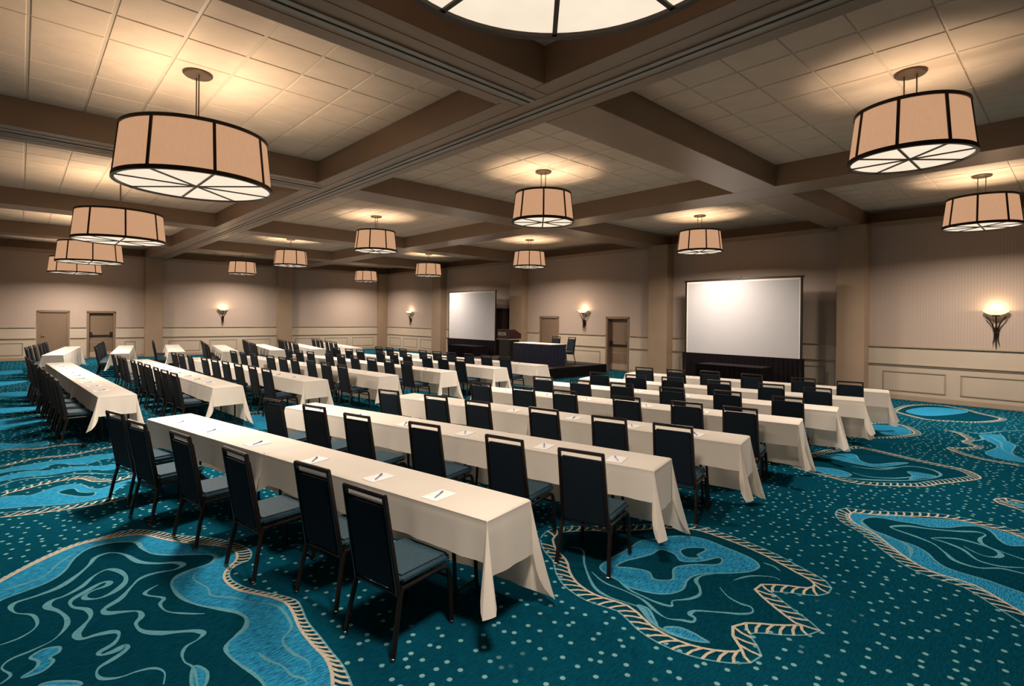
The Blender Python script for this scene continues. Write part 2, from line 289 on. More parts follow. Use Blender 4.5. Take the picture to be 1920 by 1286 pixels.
CARPET = [
  ('dark',0,[(-0.308,5.224),(-0.095,5.495),(0.139,5.758),(0.361,5.924),(0.534,5.946),(0.705,5.979),(0.832,5.923),(0.956,5.749),(1.071,5.538),(1.207,5.383),(1.321,5.206),(1.411,5.004),(1.447,4.831),(1.432,4.709),(1.374,4.608),(1.282,4.586),(1.206,4.495),(1.184,4.366),(1.221,4.191),(1.303,4.018),(1.395,3.854),(1.438,3.737),(1.422,3.6),(1.391,3.43),(1.384,3.217),(1.374,3.042),(1.367,2.86),(1.331,2.681),(1.282,2.526),(1.208,2.386),(0.968,2.432),(0.426,2.919),(-0.116,3.547),(-0.329,4.438)]),
  ('blue',0,[(-0.304,5.161),(-0.094,5.441),(0.105,5.663),(0.37,5.869),(0.577,5.873),(0.753,5.832),(0.858,5.729),(0.959,5.523),(1.094,5.307),(1.243,5.114),(1.331,4.97),(1.348,4.827),(1.309,4.686),(1.231,4.591),(1.17,4.49),(1.147,4.363),(1.171,4.184),(1.247,4.034),(1.33,3.88),(1.37,3.751),(1.361,3.596),(1.326,3.382),(1.319,3.167),(1.325,3.003),(1.299,2.86),(1.256,2.748),(1.201,2.599),(1.131,2.456),(0.928,2.638),(0.972,2.804),(0.984,2.991),(0.971,3.123),(0.937,3.265),(0.915,3.391),(0.918,3.478),(0.948,3.533),(1.005,3.579),(1.072,3.634),(1.108,3.737),(1.082,3.858),(1.005,3.984),(0.918,4.121),(0.861,4.264),(0.834,4.433),(0.841,4.597),(0.898,4.691),(1.002,4.733),(1.132,4.759),(1.199,4.848),(1.174,4.935),(1.064,5.032),(0.932,5.139),(0.827,5.262),(0.778,5.441),(0.763,5.611),(0.685,5.699),(0.566,5.755),(0.444,5.734),(0.341,5.58),(0.264,5.345),(0.167,5.21),(0.031,5.143),(-0.087,5.088),(-0.287,4.896)]),
  ('ladder2',0,[(-0.308,5.224),(-0.095,5.495),(0.139,5.758),(0.361,5.924),(0.534,5.946),(0.705,5.979),(0.832,5.923),(0.956,5.749),(1.071,5.538),(1.207,5.383),(1.321,5.206),(1.411,5.004),(1.447,4.831),(1.432,4.709),(1.374,4.608),(1.282,4.586),(1.206,4.495),(1.184,4.366),(1.221,4.191),(1.303,4.018),(1.395,3.854),(1.438,3.737),(1.422,3.6),(1.391,3.43),(1.384,3.217),(1.374,3.042),(1.367,2.86),(1.331,2.681),(1.282,2.526),(1.208,2.386)],[(-0.304,5.161),(-0.094,5.441),(0.105,5.663),(0.37,5.869),(0.577,5.873),(0.753,5.832),(0.858,5.729),(0.959,5.523),(1.094,5.307),(1.243,5.114),(1.331,4.97),(1.348,4.827),(1.309,4.686),(1.231,4.591),(1.17,4.49),(1.147,4.363),(1.171,4.184),(1.247,4.034),(1.33,3.88),(1.37,3.751),(1.361,3.596),(1.326,3.382),(1.319,3.167),(1.325,3.003),(1.299,2.86),(1.256,2.748),(1.201,2.599),(1.131,2.456)]),
  ('line',0.016,[(-0.287,4.896),(-0.087,5.088),(0.031,5.143),(0.167,5.21),(0.264,5.345),(0.341,5.58),(0.444,5.734),(0.566,5.755),(0.685,5.699),(0.763,5.611),(0.778,5.441),(0.827,5.262),(0.932,5.139),(1.064,5.032),(1.174,4.935),(1.199,4.848),(1.132,4.759),(1.002,4.733),(0.898,4.691),(0.841,4.597),(0.834,4.433),(0.861,4.264),(0.918,4.121),(1.005,3.984),(1.082,3.858),(1.108,3.737),(1.072,3.634),(1.005,3.579),(0.948,3.533),(0.918,3.478),(0.915,3.391),(0.937,3.265),(0.971,3.123),(0.984,2.991),(0.972,2.804),(0.928,2.638)]),
  ('line',0.02,[(-0.073,4.408),(0.013,4.426),(0.079,4.492),(0.097,4.58),(0.073,4.711),(-0.004,4.809),(-0.031,4.919),(-0.005,4.986),(0.095,5.006),(0.221,5.059),(0.329,5.194),(0.415,5.35),(0.471,5.488),(0.567,5.513),(0.65,5.396),(0.716,5.166),(0.816,5.037),(0.925,4.962),(0.969,4.87),(0.899,4.824),(0.776,4.856),(0.681,4.828),(0.614,4.728),(0.535,4.585),(0.458,4.514),(0.425,4.47),(0.447,4.407),(0.528,4.358),(0.599,4.301),(0.602,4.214),(0.563,4.139),(0.58,4.02),(0.658,3.92),(0.743,3.862),(0.828,3.8),(0.858,3.735),(0.814,3.688),(0.752,3.661),(0.715,3.592),(0.71,3.499),(0.735,3.404),(0.716,3.231)]),
  ('line',0.02,[(-0.063,3.944),(-0.022,4.002),(-0.06,4.115),(-0.024,4.187),(0.067,4.215),(0.165,4.267),(0.228,4.385),(0.239,4.509),(0.205,4.651),(0.15,4.773),(0.176,4.856),(0.252,4.882),(0.346,4.965),(0.429,5.106),(0.51,5.167),(0.57,5.095),(0.603,4.952),(0.583,4.825),(0.509,4.721),(0.424,4.682),(0.359,4.724),(0.348,4.781),(0.397,4.836),(0.481,4.863),(0.502,4.914),(0.457,4.937),(0.358,4.854),(0.275,4.768),(0.279,4.659),(0.347,4.554),(0.356,4.432),(0.313,4.335),(0.273,4.244),(0.293,4.165),(0.37,4.157),(0.447,4.126),(0.468,4.07),(0.432,3.981),(0.359,3.932),(0.364,3.894),(0.422,3.887),(0.476,3.907),(0.484,3.866),(0.422,3.81),(0.345,3.763),(0.327,3.699),(0.349,3.631),(0.422,3.585),(0.502,3.582),(0.572,3.55),(0.606,3.47),(0.584,3.364)]),
  ('line',0.014,[(0.763,4.631),(0.678,4.571),(0.679,4.505),(0.756,4.389),(0.722,4.31),(0.74,4.176),(0.831,4.06),(0.919,3.98)]),
  ('blue',0,[(0.024,3.941),(0.079,3.99),(0.092,4.062),(0.059,4.134),(0.114,4.184),(0.185,4.155),(0.182,4.09),(0.142,4.06),(0.156,4.005),(0.116,3.938),(0.064,3.925)]),
  ('blue',0,[(0.739,3.421),(0.783,3.321),(0.744,3.206),(0.694,3.25)]),
  ('blue',0,[(0.097,3.785),(0.148,3.783),(0.24,3.7),(0.244,3.653)]),
  ('dark',0,[(3.514,3.3),(3.72,3.369),(3.977,3.217),(4.32,2.935),(4.539,2.801),(4.708,2.653),(4.798,2.5),(4.803,2.292),(4.785,2.086),(4.742,1.883),(4.674,1.698),(4.595,1.522),(4.532,1.387),(4.428,1.318),(4.301,1.362),(4.224,1.482),(4.087,1.62),(4.012,1.552),(3.912,1.406),(3.845,1.292),(3.791,1.198),(3.701,1.253),(3.61,1.339),(3.535,1.432),(3.452,1.493),(3.371,1.463),(3.313,1.404),(3.245,1.349),(3.167,1.363),(3.096,1.426),(3.038,1.507),(2.994,1.596),(2.969,1.699),(2.967,1.822),(2.991,1.942),(3.044,2.059),(3.072,2.166),(3.045,2.266),(3.017,2.385),(3.026,2.507),(3.067,2.645),(3.158,2.789),(3.279,2.926),(3.384,3.145)]),
  ('ladder',0.055,[(3.514,3.3),(3.72,3.369),(3.977,3.217),(4.32,2.935),(4.539,2.801),(4.708,2.653),(4.798,2.5),(4.803,2.292),(4.785,2.086),(4.742,1.883),(4.674,1.698),(4.595,1.522),(4.532,1.387),(4.428,1.318),(4.301,1.362),(4.224,1.482),(4.087,1.62),(4.012,1.552),(3.912,1.406),(3.845,1.292),(3.791,1.198),(3.701,1.253),(3.61,1.339),(3.535,1.432),(3.452,1.493),(3.371,1.463),(3.313,1.404),(3.245,1.349),(3.167,1.363),(3.096,1.426),(3.038,1.507),(2.994,1.596),(2.969,1.699),(2.967,1.822),(2.991,1.942),(3.044,2.059),(3.072,2.166),(3.045,2.266),(3.017,2.385),(3.026,2.507),(3.067,2.645),(3.158,2.789),(3.279,2.926),(3.384,3.145),(3.514,3.3)]),
  ('blue',0,[(3.372,2.412),(3.345,2.329),(3.369,2.221),(3.423,2.106),(3.517,2.033),(3.639,2.016),(3.77,2.06),(3.9,2.057),(4.022,1.988),(4.144,1.888),(4.274,1.805),(4.41,1.784),(4.501,1.85),(4.55,1.983),(4.573,2.149),(4.597,2.326),(4.548,2.473),(4.424,2.581),(4.273,2.636),(4.13,2.71),(3.906,2.687),(3.661,2.675),(3.456,2.646),(3.392,2.544)]),
  ('isle',0,[(3.966,2.496),(4.1,2.493),(4.115,2.366),(4.039,2.257),(4.161,2.149),(4.324,2.092),(4.31,2.039),(4.2,2.031),(4.047,2.166),(3.882,2.23),(3.713,2.147),(3.637,2.178),(3.6,2.247),(3.669,2.339),(3.624,2.457),(3.553,2.56),(3.685,2.568),(3.829,2.528)]),
  ('isle',0,[(4.196,2.362),(4.308,2.358),(4.414,2.265),(4.381,2.223),(4.247,2.226),(4.223,2.182),(4.133,2.261)]),
  ('line',0.014,[(3.331,2.636),(3.268,2.467),(3.28,2.283),(3.272,2.127),(3.207,1.972),(3.195,1.883),(3.247,1.809),(3.281,1.752),(3.333,1.761),(3.355,1.811),(3.424,1.803),(3.526,1.689),(3.623,1.574),(3.7,1.535),(3.758,1.572),(3.748,1.642),(3.776,1.744),(3.856,1.842)]),
  ('line',0.014,[(3.55,3.047),(3.577,2.929),(3.383,2.751),(3.166,2.487),(3.122,2.324),(3.157,2.166),(3.173,2.061),(3.106,1.976),(3.061,1.88),(3.06,1.777),(3.092,1.649),(3.149,1.562)]),
  ('line',0.014,[(3.372,2.412),(3.321,2.28),(3.314,2.154),(3.317,2.04),(3.351,1.949),(3.423,1.977),(3.53,1.914),(3.645,1.893),(3.741,1.944),(3.821,2.015),(3.918,2.022),(4.019,1.972)]),
  ('blue',0,[(3.078,1.839),(3.155,1.783),(3.17,1.692),(3.159,1.614),(3.149,1.574),(3.092,1.649),(3.068,1.745)]),
  ('blue',0,[(3.184,2.112),(3.2,2.037),(3.133,1.952),(3.069,1.886),(3.079,1.945),(3.135,2.036)]),
  ('dark',0,[(4.971,0.234),(5.114,0.377),(5.223,0.483),(5.311,0.593),(5.318,0.71),(5.34,0.853),(5.424,0.985),(5.57,1.118),(5.712,1.236),(5.876,1.355),(5.988,1.492),(6.086,1.607),(6.262,1.695),(6.459,1.693),(6.529,1.574),(6.623,1.436),(6.778,1.274),(6.932,1.112),(7.033,0.968),(7.068,0.83),(7.064,0.704),(7.045,0.569),(7.03,0.462),(6.967,0.377),(6.874,0.281),(6.734,0.135),(6.47,-0.042),(6.064,-0.132),(5.535,-0.074),(5.136,0.064)]),
  ('ladder',0.06,[(4.971,0.234),(5.114,0.377),(5.223,0.483),(5.311,0.593),(5.318,0.71),(5.34,0.853),(5.424,0.985),(5.57,1.118),(5.712,1.236),(5.876,1.355),(5.988,1.492),(6.086,1.607),(6.262,1.695),(6.459,1.693),(6.529,1.574),(6.623,1.436),(6.778,1.274),(6.932,1.112),(7.033,0.968),(7.068,0.83),(7.064,0.704),(7.045,0.569),(7.03,0.462),(6.967,0.377),(6.874,0.281),(6.734,0.135),(6.47,-0.042),(6.064,-0.132),(5.535,-0.074),(5.136,0.064),(4.971,0.234)]),
  ('blue',0,[(6.267,1.662),(6.382,1.645),(6.537,1.483),(6.692,1.321),(6.767,1.146),(6.892,0.984),(6.989,0.821),(6.955,0.648),(6.939,0.518),(6.894,0.373),(6.84,0.289),(6.67,0.151),(6.393,-0.009),(5.994,-0.071),(5.558,-0.017),(5.243,0.087),(5.111,0.205),(5.162,0.334),(5.281,0.488),(5.33,0.622),(5.352,0.76),(5.494,0.978),(5.687,1.175),(5.906,1.374),(6.009,1.523)]),
  ('isle',0,[(6.366,1.495),(6.472,1.403),(6.491,1.281),(6.543,1.132),(6.561,1.017),(6.672,0.895),(6.835,0.802),(6.935,0.691),(6.85,0.596),(6.632,0.515),(6.561,0.449),(6.641,0.359),(6.625,0.27),(6.438,0.128),(6.15,0.039),(5.816,0.029),(5.524,0.093),(5.409,0.195),(5.478,0.299),(5.506,0.391),(5.541,0.513),(5.542,0.647),(5.575,0.764),(5.665,0.845),(5.798,0.917),(5.899,1.029),(5.935,1.169),(5.993,1.321),(6.055,1.434),(6.201,1.507)]),
  ('line',0.018,[(6.245,0.28),(6.263,0.337),(6.329,0.49),(6.417,0.617),(6.556,0.647),(6.71,0.625),(6.739,0.692),(6.608,0.83),(6.49,1.005),(6.415,1.169),(6.268,1.272),(6.211,1.225),(6.156,1.064),(6.074,0.918),(5.918,0.812),(5.782,0.724),(5.764,0.58),(5.887,0.455),(5.909,0.317),(5.913,0.265)]),
  ('line',0.018,[(6.053,0.325),(5.941,0.459),(5.945,0.599),(6.117,0.716),(6.199,0.851),(6.223,0.952),(6.38,0.801),(6.386,0.645),(6.33,0.529),(6.232,0.478),(6.128,0.512),(6.108,0.606),(6.219,0.729)]),
  ('line',0.018,[(6.201,1.507),(6.023,1.389),(5.973,1.246),(5.858,1.066),(5.689,1.013),(5.536,0.996)]),
  ('dark',0,[(7.755,2.454),(7.712,2.228),(7.663,1.98),(7.752,1.762),(7.938,1.571),(8.131,1.381),(8.391,1.276),(8.703,1.128),(9.009,0.989),(9.179,0.971),(9.416,1.128),(9.48,1.361),(9.53,1.57),(9.619,1.816),(9.733,2.12),(9.816,2.418),(9.479,2.576),(9.047,2.699),(8.493,2.77),(7.939,2.721)]),
  ('ladder',0.06,[(7.755,2.454),(7.712,2.228),(7.663,1.98),(7.752,1.762),(7.938,1.571),(8.131,1.381),(8.391,1.276),(8.703,1.128),(9.009,0.989),(9.179,0.971),(9.416,1.128),(9.48,1.361),(9.53,1.57),(9.619,1.816),(9.733,2.12),(9.816,2.418),(9.479,2.576),(9.047,2.699),(8.493,2.77),(7.939,2.721),(7.755,2.454)]),
  ('blue',0,[(8.726,2.683),(9.036,2.534),(9.249,2.354),(8.918,2.195),(8.833,2.01),(9.177,1.819),(9.282,1.699),(8.826,1.868),(8.66,2.059),(8.66,2.258),(8.721,2.522)]),
  ('blue',0,[(8.753,1.601),(8.81,1.419),(8.763,1.302),(8.465,1.439),(8.312,1.504),(8.544,1.515)]),
  ('blue',0,[(7.993,2.53),(8.124,2.276),(8.0,2.068),(7.794,2.115),(7.802,2.325)]),
  ('line',0.022,[(8.453,2.186),(8.6,1.871),(9.07,1.66),(9.126,1.421),(8.877,1.273),(8.446,1.39),(8.066,1.674),(7.809,2.018),(7.902,2.284)]),
  ('ladder',0.05,[(12.718,1.766),(12.57,1.553),(12.011,1.325),(11.65,1.342),(11.403,1.147),(11.088,1.258),(10.906,1.437),(10.616,1.256),(10.43,0.998),(10.39,0.737),(10.401,0.478)]),
  ('blue',0,[(12.62,1.271),(12.923,1.019),(12.348,0.898),(12.013,0.765),(11.155,0.742),(10.679,0.491),(10.645,0.836),(10.952,1.031),(11.635,0.951),(12.103,1.103)]),
  ('line',0.02,[(12.854,1.567),(12.791,1.288),(13.37,1.055),(13.822,0.765)]),
  ('line',0.02,[(11.858,1.308),(12.176,1.187),(12.537,1.263)]),
  ('ladder',0.05,[(8.199,0.362),(8.207,0.447),(8.265,0.57),(8.117,0.64),(8.021,0.577),(7.944,0.432),(7.908,0.348)]),
  ('blue',0,[(8.148,0.574),(8.14,0.443),(8.132,0.359),(7.971,0.351),(7.995,0.435)]),
  ('dark',0,[(11.245,3.158),(12.333,2.865),(12.657,2.54),(12.373,2.225),(11.798,2.034),(11.201,2.224),(10.82,2.467),(10.581,2.741),(10.58,2.97)]),
  ('ladder',0.05,[(11.245,3.158),(12.333,2.865),(12.657,2.54),(12.373,2.225),(11.798,2.034),(11.201,2.224),(10.82,2.467),(10.581,2.741),(10.58,2.97),(11.245,3.158)]),
  ('blue',0,[(11.985,2.906),(12.404,2.561),(12.241,2.247),(11.691,2.123),(11.317,2.357),(11.55,2.565)]),
  ('dark',0,[(14.436,2.927),(15.602,2.898),(16.34,2.502),(16.15,1.92),(15.65,1.58),(15.086,1.146),(14.235,1.436),(13.947,1.772),(13.767,2.227),(14.153,2.681)]),
  ('ladder',0.05,[(14.436,2.927),(15.602,2.898),(16.34,2.502),(16.15,1.92),(15.65,1.58),(15.086,1.146),(14.235,1.436),(13.947,1.772),(13.767,2.227),(14.153,2.681),(14.436,2.927)]),
  ('blue',0,[(14.684,2.727),(15.705,2.543),(16.006,2.037),(15.691,1.788),(14.833,2.012),(14.267,2.36)]),
  ('ladder',0.05,[(-0.177,8.01),(-0.147,8.055),(-0.095,8.113),(-0.014,8.148),(0.069,8.185),(0.155,8.254),(0.243,8.277),(0.364,8.309),(0.487,8.308),(0.549,8.29),(0.618,8.195),(0.686,8.015),(0.774,7.94),(0.866,7.895),(0.936,7.94),(1.106,7.957)]),
  ('ladder',0.07,[(-0.159,7.236),(-0.13,7.235),(-0.034,7.199),(0.112,7.143),(0.263,7.111),(0.418,7.077),(0.524,7.062),(0.634,7.06),(0.72,7.067),(0.871,7.118)]),
  ('ladder',0.04,[(-0.214,9.548),(-0.177,9.557),(-0.084,9.601),(0.046,9.704),(0.215,9.762),(0.387,9.708),(0.566,9.699),(0.718,9.766),(0.917,9.854),(1.081,9.902),(1.376,9.933)]),
  ('ladder',0.04,[(-0.242,10.676),(-0.2,10.666),(-0.023,10.594),(0.156,10.468),(0.303,10.45),(0.417,10.488),(0.609,10.464),(0.838,10.328)]),
  ('blue',0,[(-0.175,7.909),(-0.039,7.905),(0.094,7.818),(0.234,7.935),(0.352,8.021),(0.47,8.0),(0.554,7.896),(0.6,7.712),(0.682,7.61),(0.813,7.689),(0.922,7.762),(1.089,7.828),(1.063,7.641),(0.901,7.581),(0.78,7.373),(0.707,7.232),(0.589,7.193),(0.425,7.201),(0.268,7.259),(0.064,7.384),(-0.165,7.519)]),
  ('isle',0,[(0.323,7.737),(0.401,7.821),(0.47,7.793),(0.495,7.634),(0.558,7.535),(0.63,7.487),(0.604,7.378),(0.519,7.394),(0.416,7.541)]),
  ('blue',0,[(-0.198,8.878),(-0.047,8.981),(0.075,9.027),(0.261,8.906),(0.389,8.913),(0.554,8.893),(0.781,8.741),(0.991,8.729),(1.143,8.773),(1.118,8.579),(0.994,8.559),(0.856,8.437),(0.7,8.589),(0.54,8.668),(0.411,8.664),(0.254,8.651),(0.073,8.733),(-0.074,8.719),(-0.194,8.686)]),
  ('blue',0,[(-0.207,9.249),(-0.019,9.381),(0.142,9.409),(0.343,9.452),(0.549,9.411),(0.769,9.456),(1.028,9.405),(1.231,9.46),(1.196,9.19),(0.998,9.122),(0.812,9.098),(0.696,8.98),(0.561,9.011),(0.402,9.209),(0.301,9.19),(0.2,9.035),(0.044,9.13),(-0.109,9.146),(-0.204,9.115)]),
  ('blue',0,[(-0.256,11.245),(0.012,10.965),(0.162,10.895),(0.316,10.937),(0.323,10.648),(0.195,10.594),(0.013,10.641),(-0.244,10.78)]),
  ('line',0.02,[(-0.187,8.421),(-0.155,8.457),(-0.044,8.591),(0.102,8.62),(0.251,8.546),(0.373,8.53),(0.499,8.514),(0.685,8.392),(0.864,8.184),(1.058,8.111)]),
  ('blue',0,[(-0.478,21.121),(0.096,21.51),(0.093,20.686),(-0.45,19.907)]),
  ('blue',0,[(-0.35,15.635),(0.203,15.638),(0.402,14.858),(0.031,14.585),(-0.326,14.642)]),
  ('blue',0,[(-0.303,13.633),(0.251,13.38),(0.455,12.688),(0.029,12.554),(-0.277,12.522)]),
  ('blue',0,[(-0.562,24.7),(-0.027,24.977),(0.039,23.831),(-0.533,23.445)]),
  ('blue',0,[(-0.407,18.086),(0.133,18.141),(0.242,17.346),(-0.381,16.977)]),
  ('line',0.03,[(-0.506,22.312),(0.1,22.59)]),
  ('line',0.03,[(-0.434,19.216),(0.194,19.41)]),
  ('line',0.03,[(-0.367,16.375),(0.211,16.304)]),
  ('line',0.03,[(-0.316,14.192),(0.26,13.94),(0.552,13.272)]),
  ('line',0.03,[(-0.631,27.659),(0.013,27.758)]),
  ('blue',0,[(3.259,11.13),(3.653,11.178),(3.659,10.59),(3.398,9.829),(3.024,9.786),(2.967,10.185)]),
  ('ladder',0.05,[(3.186,11.635),(3.485,11.625),(3.754,11.487),(4.18,11.47)]),
  ('line',0.01,[(1.012,4.666),(0.976,4.55),(1.021,4.334),(1.015,4.207),(1.126,4.061),(1.2,3.917),(1.312,3.756),(1.299,3.459),(1.202,3.343),(1.197,3.184),(1.236,3.04),(1.214,2.936)]),
  ('line',0.01,[(1.049,3.316),(1.066,3.213),(1.112,3.088),(1.122,2.979),(1.161,2.904),(1.155,2.838)]),
  ('line',0.01,[(-0.072,5.267),(0.022,5.286),(0.151,5.351),(0.241,5.544),(0.36,5.695)]),
  ('line',0.008,[(4.518,1.793),(4.519,1.709),(4.467,1.635)]),
  ('line',0.008,[(4.037,1.825),(4.211,1.764),(4.322,1.647),(4.315,1.579)]),
  ('line',0.014,[(8.618,2.609),(8.81,2.393),(8.685,2.137),(8.688,1.89),(9.038,1.688)]),
  ('line',0.014,[(8.605,1.463),(8.257,1.634),(8.065,1.883),(8.119,2.099)]),
  ('line',0.014,[(12.582,1.148),(12.113,0.954),(11.436,0.865),(10.927,0.598)]),
]

NEAR_CHAIRS = [
  [(1.806,2.979),(1.77,3.683),(1.499,4.45),(1.31,5.368),(1.107,6.216),(1.016,6.961)],
  [(3.511,2.756),(3.371,3.492),(3.163,4.429),(2.88,5.262),(2.758,6.071),(2.568,6.838)],
  [(5.003,2.827),(4.85,3.485),(4.695,4.279),(4.445,5.17),(4.313,5.892),(4.09,6.723)],
  [(6.569,2.847),(6.447,3.483),(6.227,4.211),(6.034,5.147),(5.856,5.829),(5.669,6.618)],
  [(7.957,2.815),(7.889,3.615),(7.57,4.32),(7.418,5.155),(7.199,5.815),(7.078,6.597)],
  [(9.427,2.892),(9.316,3.567),(9.115,4.333),(8.879,5.098),(8.702,5.758),(8.508,6.461)],
  [(10.828,2.824),(10.754,3.54),(10.655,4.42),(10.538,5.209),(10.301,5.827),(10.167,6.515)],
]

# ------------------------------------------------------------------ floor and carpet pattern
floor = struct('floor', MB().box(XL - .25, FRX + .2, YF - .25, FRY + .2, -0.1, 0.0), 'carpet')

def smooth_pts(pts, closed, sub=5):
    n = len(pts); out = []
    if n < 3: return [Vector(p) for p in pts]
    P = [Vector(p) for p in pts]
    rng = range(n) if closed else range(n - 1)
    for i in rng:
        p0 = P[(i - 1) % n] if closed or i > 0 else P[i]
        p1 = P[i]; p2 = P[(i + 1) % n]
        p3 = P[(i + 2) % n] if closed or i + 2 < n else P[(i + 1) % n]
        for k in range(sub):
            t = k / sub
            out.append(0.5 * ((2 * p1) + (p2 - p0) * t + (2 * p0 - 5 * p1 + 4 * p2 - p3) * t * t + (3 * p1 - p0 - 3 * p2 + p3) * t ** 3))
    if not closed: out.append(P[-1])
    return out
def fill(pts, z, sub=4):
    P = smooth_pts(pts, True, sub)
    V3 = [Vector((p.x, p.y, z)) for p in P]
    tr = tessellate_polygon([V3])
    mb = MB(); fs = []
    for t in tr:
        a, b, c = (V3[i] for i in t)
        fs.append(tuple(t) if (b - a).cross(c - a).z > 0 else tuple(t)[::-1])
    mb.add(V3, fs); return mb
def side(P, i):
    a = P[max(i - 1, 0)]; b = P[min(i + 1, len(P) - 1)]; d = b - a
    if d.length < 1e-9: return Vector((0, 1))
    d.normalize(); return Vector((-d.y, d.x))
def ribbon(P, hw, z, mb, taper=False, wob=0.0):
    n = len(P); vs = []; fs = []
    for i, p in enumerate(P):
        h = hw * (1 + wob * math.sin(i * 0.37) + wob * 0.6 * math.sin(i * 0.13 + 1))
        if taper: h *= min(1, 0.25 + 4 * min(i, n - 1 - i) / n)
        s_ = side(P, i)
        vs += [(p.x + s_.x * h, p.y + s_.y * h, z), (p.x - s_.x * h, p.y - s_.y * h, z)]
    for i in range(n - 1): fs.append((2 * i, 2 * i + 1, 2 * i + 3, 2 * i + 2))
    return mb.add(vs, fs)
def resample(P, step):
    out = [P[0]]; acc = 0.0
    for a, b in zip(P, P[1:]):
        L = (b - a).length
        while acc + L >= step and L > 1e-9:
            t = (step - acc) / L; a = a + (b - a) * t; out.append(a); L = (b - a).length; acc = 0.0
        acc += L
    return out
def ladder(O, I, z):
    """two rails and the slanted rungs between them"""
    n = min(len(O), len(I))
    rails = MB(); rungs = MB()
    ribbon(O, 0.007, z, rails); ribbon(I, 0.010, z + .0003, rungs)
    for k in range(1, n - 2):
        a = I[k]; b = O[min(k + 1, n - 1)]; tg = I[k + 1] - I[k]; m_ = (a + b) / 2 + (tg.normalized() * .012 if tg.length > 1e-6 else tg)
        ribbon([a, m_, b], 0.0095, z + .0002, rungs)
    return rails, rungs

def carpet_piece(mb, m, nm):
    o = part(nm, mb, m, floor, smooth=False); return o
for d in CARPET:
    k = d[0]
    if k == 'dark': carpet_piece(fill(d[2], .0008), 'cdark', 'carpet_motif')
    elif k in ('blue', 'isle'):
        carpet_piece(fill(d[2], .0014 if k == 'blue' else .0020), 'cblue' if k == 'blue' else 'cdark', 'carpet_motif_fill')
        P = smooth_pts(d[2], True, 6); carpet_piece(ribbon(P + P[:1], .0085, .0022, MB()), 'cline', 'carpet_motif_line')
    elif k == 'line': carpet_piece(ribbon(smooth_pts(d[2], False, 6), d[1] * .8, .0024, MB(), True, 0.35), 'cline', 'carpet_motif_line')
    elif k == 'ladder':
        P = resample(smooth_pts(d[2], False, 8), 0.080)
        O = [p + side(P, i) * d[1] for i, p in enumerate(P)]; I = [p - side(P, i) * d[1] for i, p in enumerate(P)]
        a, b = ladder(O, I, .0028); carpet_piece(a, 'cline', 'carpet_motif_rail'); carpet_piece(b, 'ccream', 'carpet_motif_ladder')
    elif k == 'ladder2':
        N = 96
        def even(pts):
            Q = smooth_pts(pts, False, 8); L = sum((b - a).length for a, b in zip(Q, Q[1:])); q = resample(Q, L / N); return q[:N]
        a, b = ladder(even(d[2]), even(d[3]), .0028); carpet_piece(a, 'cline', 'carpet_motif_rail'); carpet_piece(b, 'ccream', 'carpet_motif_ladder')

# ------------------------------------------------------------------ walls
def wall_boxes(mb, axis, c0, c1, a0, a1, z0, z1, holes):
    """slab between c0 and c1 on its thin axis, running a0..a1, with door holes"""
    cuts = sorted(h for h in holes if h[1] > a0 and h[0] < a1); cur = a0
    def bx(p, q, lo, hi):
        if q - p < 1e-4 or hi - lo < 1e-4: return
        if axis == 'x': mb.box(c0, c1, p, q, lo, hi)
        else: mb.box(p, q, c0, c1, lo, hi)
    for h in cuts:
        bx(cur, h[0], z0, z1)
        if z1 > h[2]: bx(h[0], h[1], max(z0, h[2]), z1)
        cur = h[1]
    bx(cur, a1, z0, z1)
    return mb
holes_r = [(a, b, DH) for a, b, _ in DOORS_R]; holes_b = [(a, b, DH) for a, b, _ in DOORS_B]
wall_r = struct('wall_right', wall_boxes(MB(), 'x', XR, XR + .35, YF, YB + .35, 1.37, ZB, holes_r), 'paper')
wall_b = struct('wall_back', wall_boxes(MB(), 'y', YB, YB + .35, XL, XR, 1.37, ZB, holes_b), 'paper')
struct('wall_left', MB().box(XL - .2, XL, YF, FRY, 0, ZC), 'paper')
struct('wall_front', MB().box(XL, FRX, YF - .2, YF, 0, ZC), 'paper')
part('wainscot', wall_boxes(MB(), 'x', XR - .006, XR + .34, YF, YB, 0, 1.37, holes_r), 'wains', wall_r)
part('wainscot', wall_boxes(MB(), 'y', YB - .006, YB + .34, XL, XR, 0, 1.37, holes_b), 'wains', wall_b)
# ledge and set-back frieze over the walls
part('ledge', MB().box(XR - .05, FRX, YF, FRY, ZB, ZB + .05), 'beam', wall_r)
part('frieze', MB().box(FRX, FRX + .1, YF, FRY, ZB - .3, ZC + .02), 'beam', wall_r)
part('cornice', MB().box(XR - .035, XR + .01, YF, YB, ZB - .07, ZB - .002), 'column', wall_r)
part('ledge', MB().box(XL, XR - .05, YB - .05, FRY, ZB, ZB + .05), 'beam', wall_b)
part('frieze', MB().box(XL, FRX, FRY, FRY + .1, ZB - .3, ZC + .02), 'beam', wall_b)
part('cornice', MB().box(XL, XR - .04, YB - .035, YB + .01, ZB - .07, ZB - .002), 'column', wall_b)

# columns (engaged piers)
for a, b in COLS_R:
    part('column', MB().box(XR - .40, XR + .05, a, b, 0, ZB), 'column', wall_r, bevel=.012)
for a, b in COLS_B:
    part('column', MB().box(a, b, YB - .30, YB + .05, 0, ZB), 'column', wall_b, bevel=.012)
part('column', MB().box(16.18, XR + .05, YB - .28, YB + .05, 0, ZB), 'column', wall_b, bevel=.012)

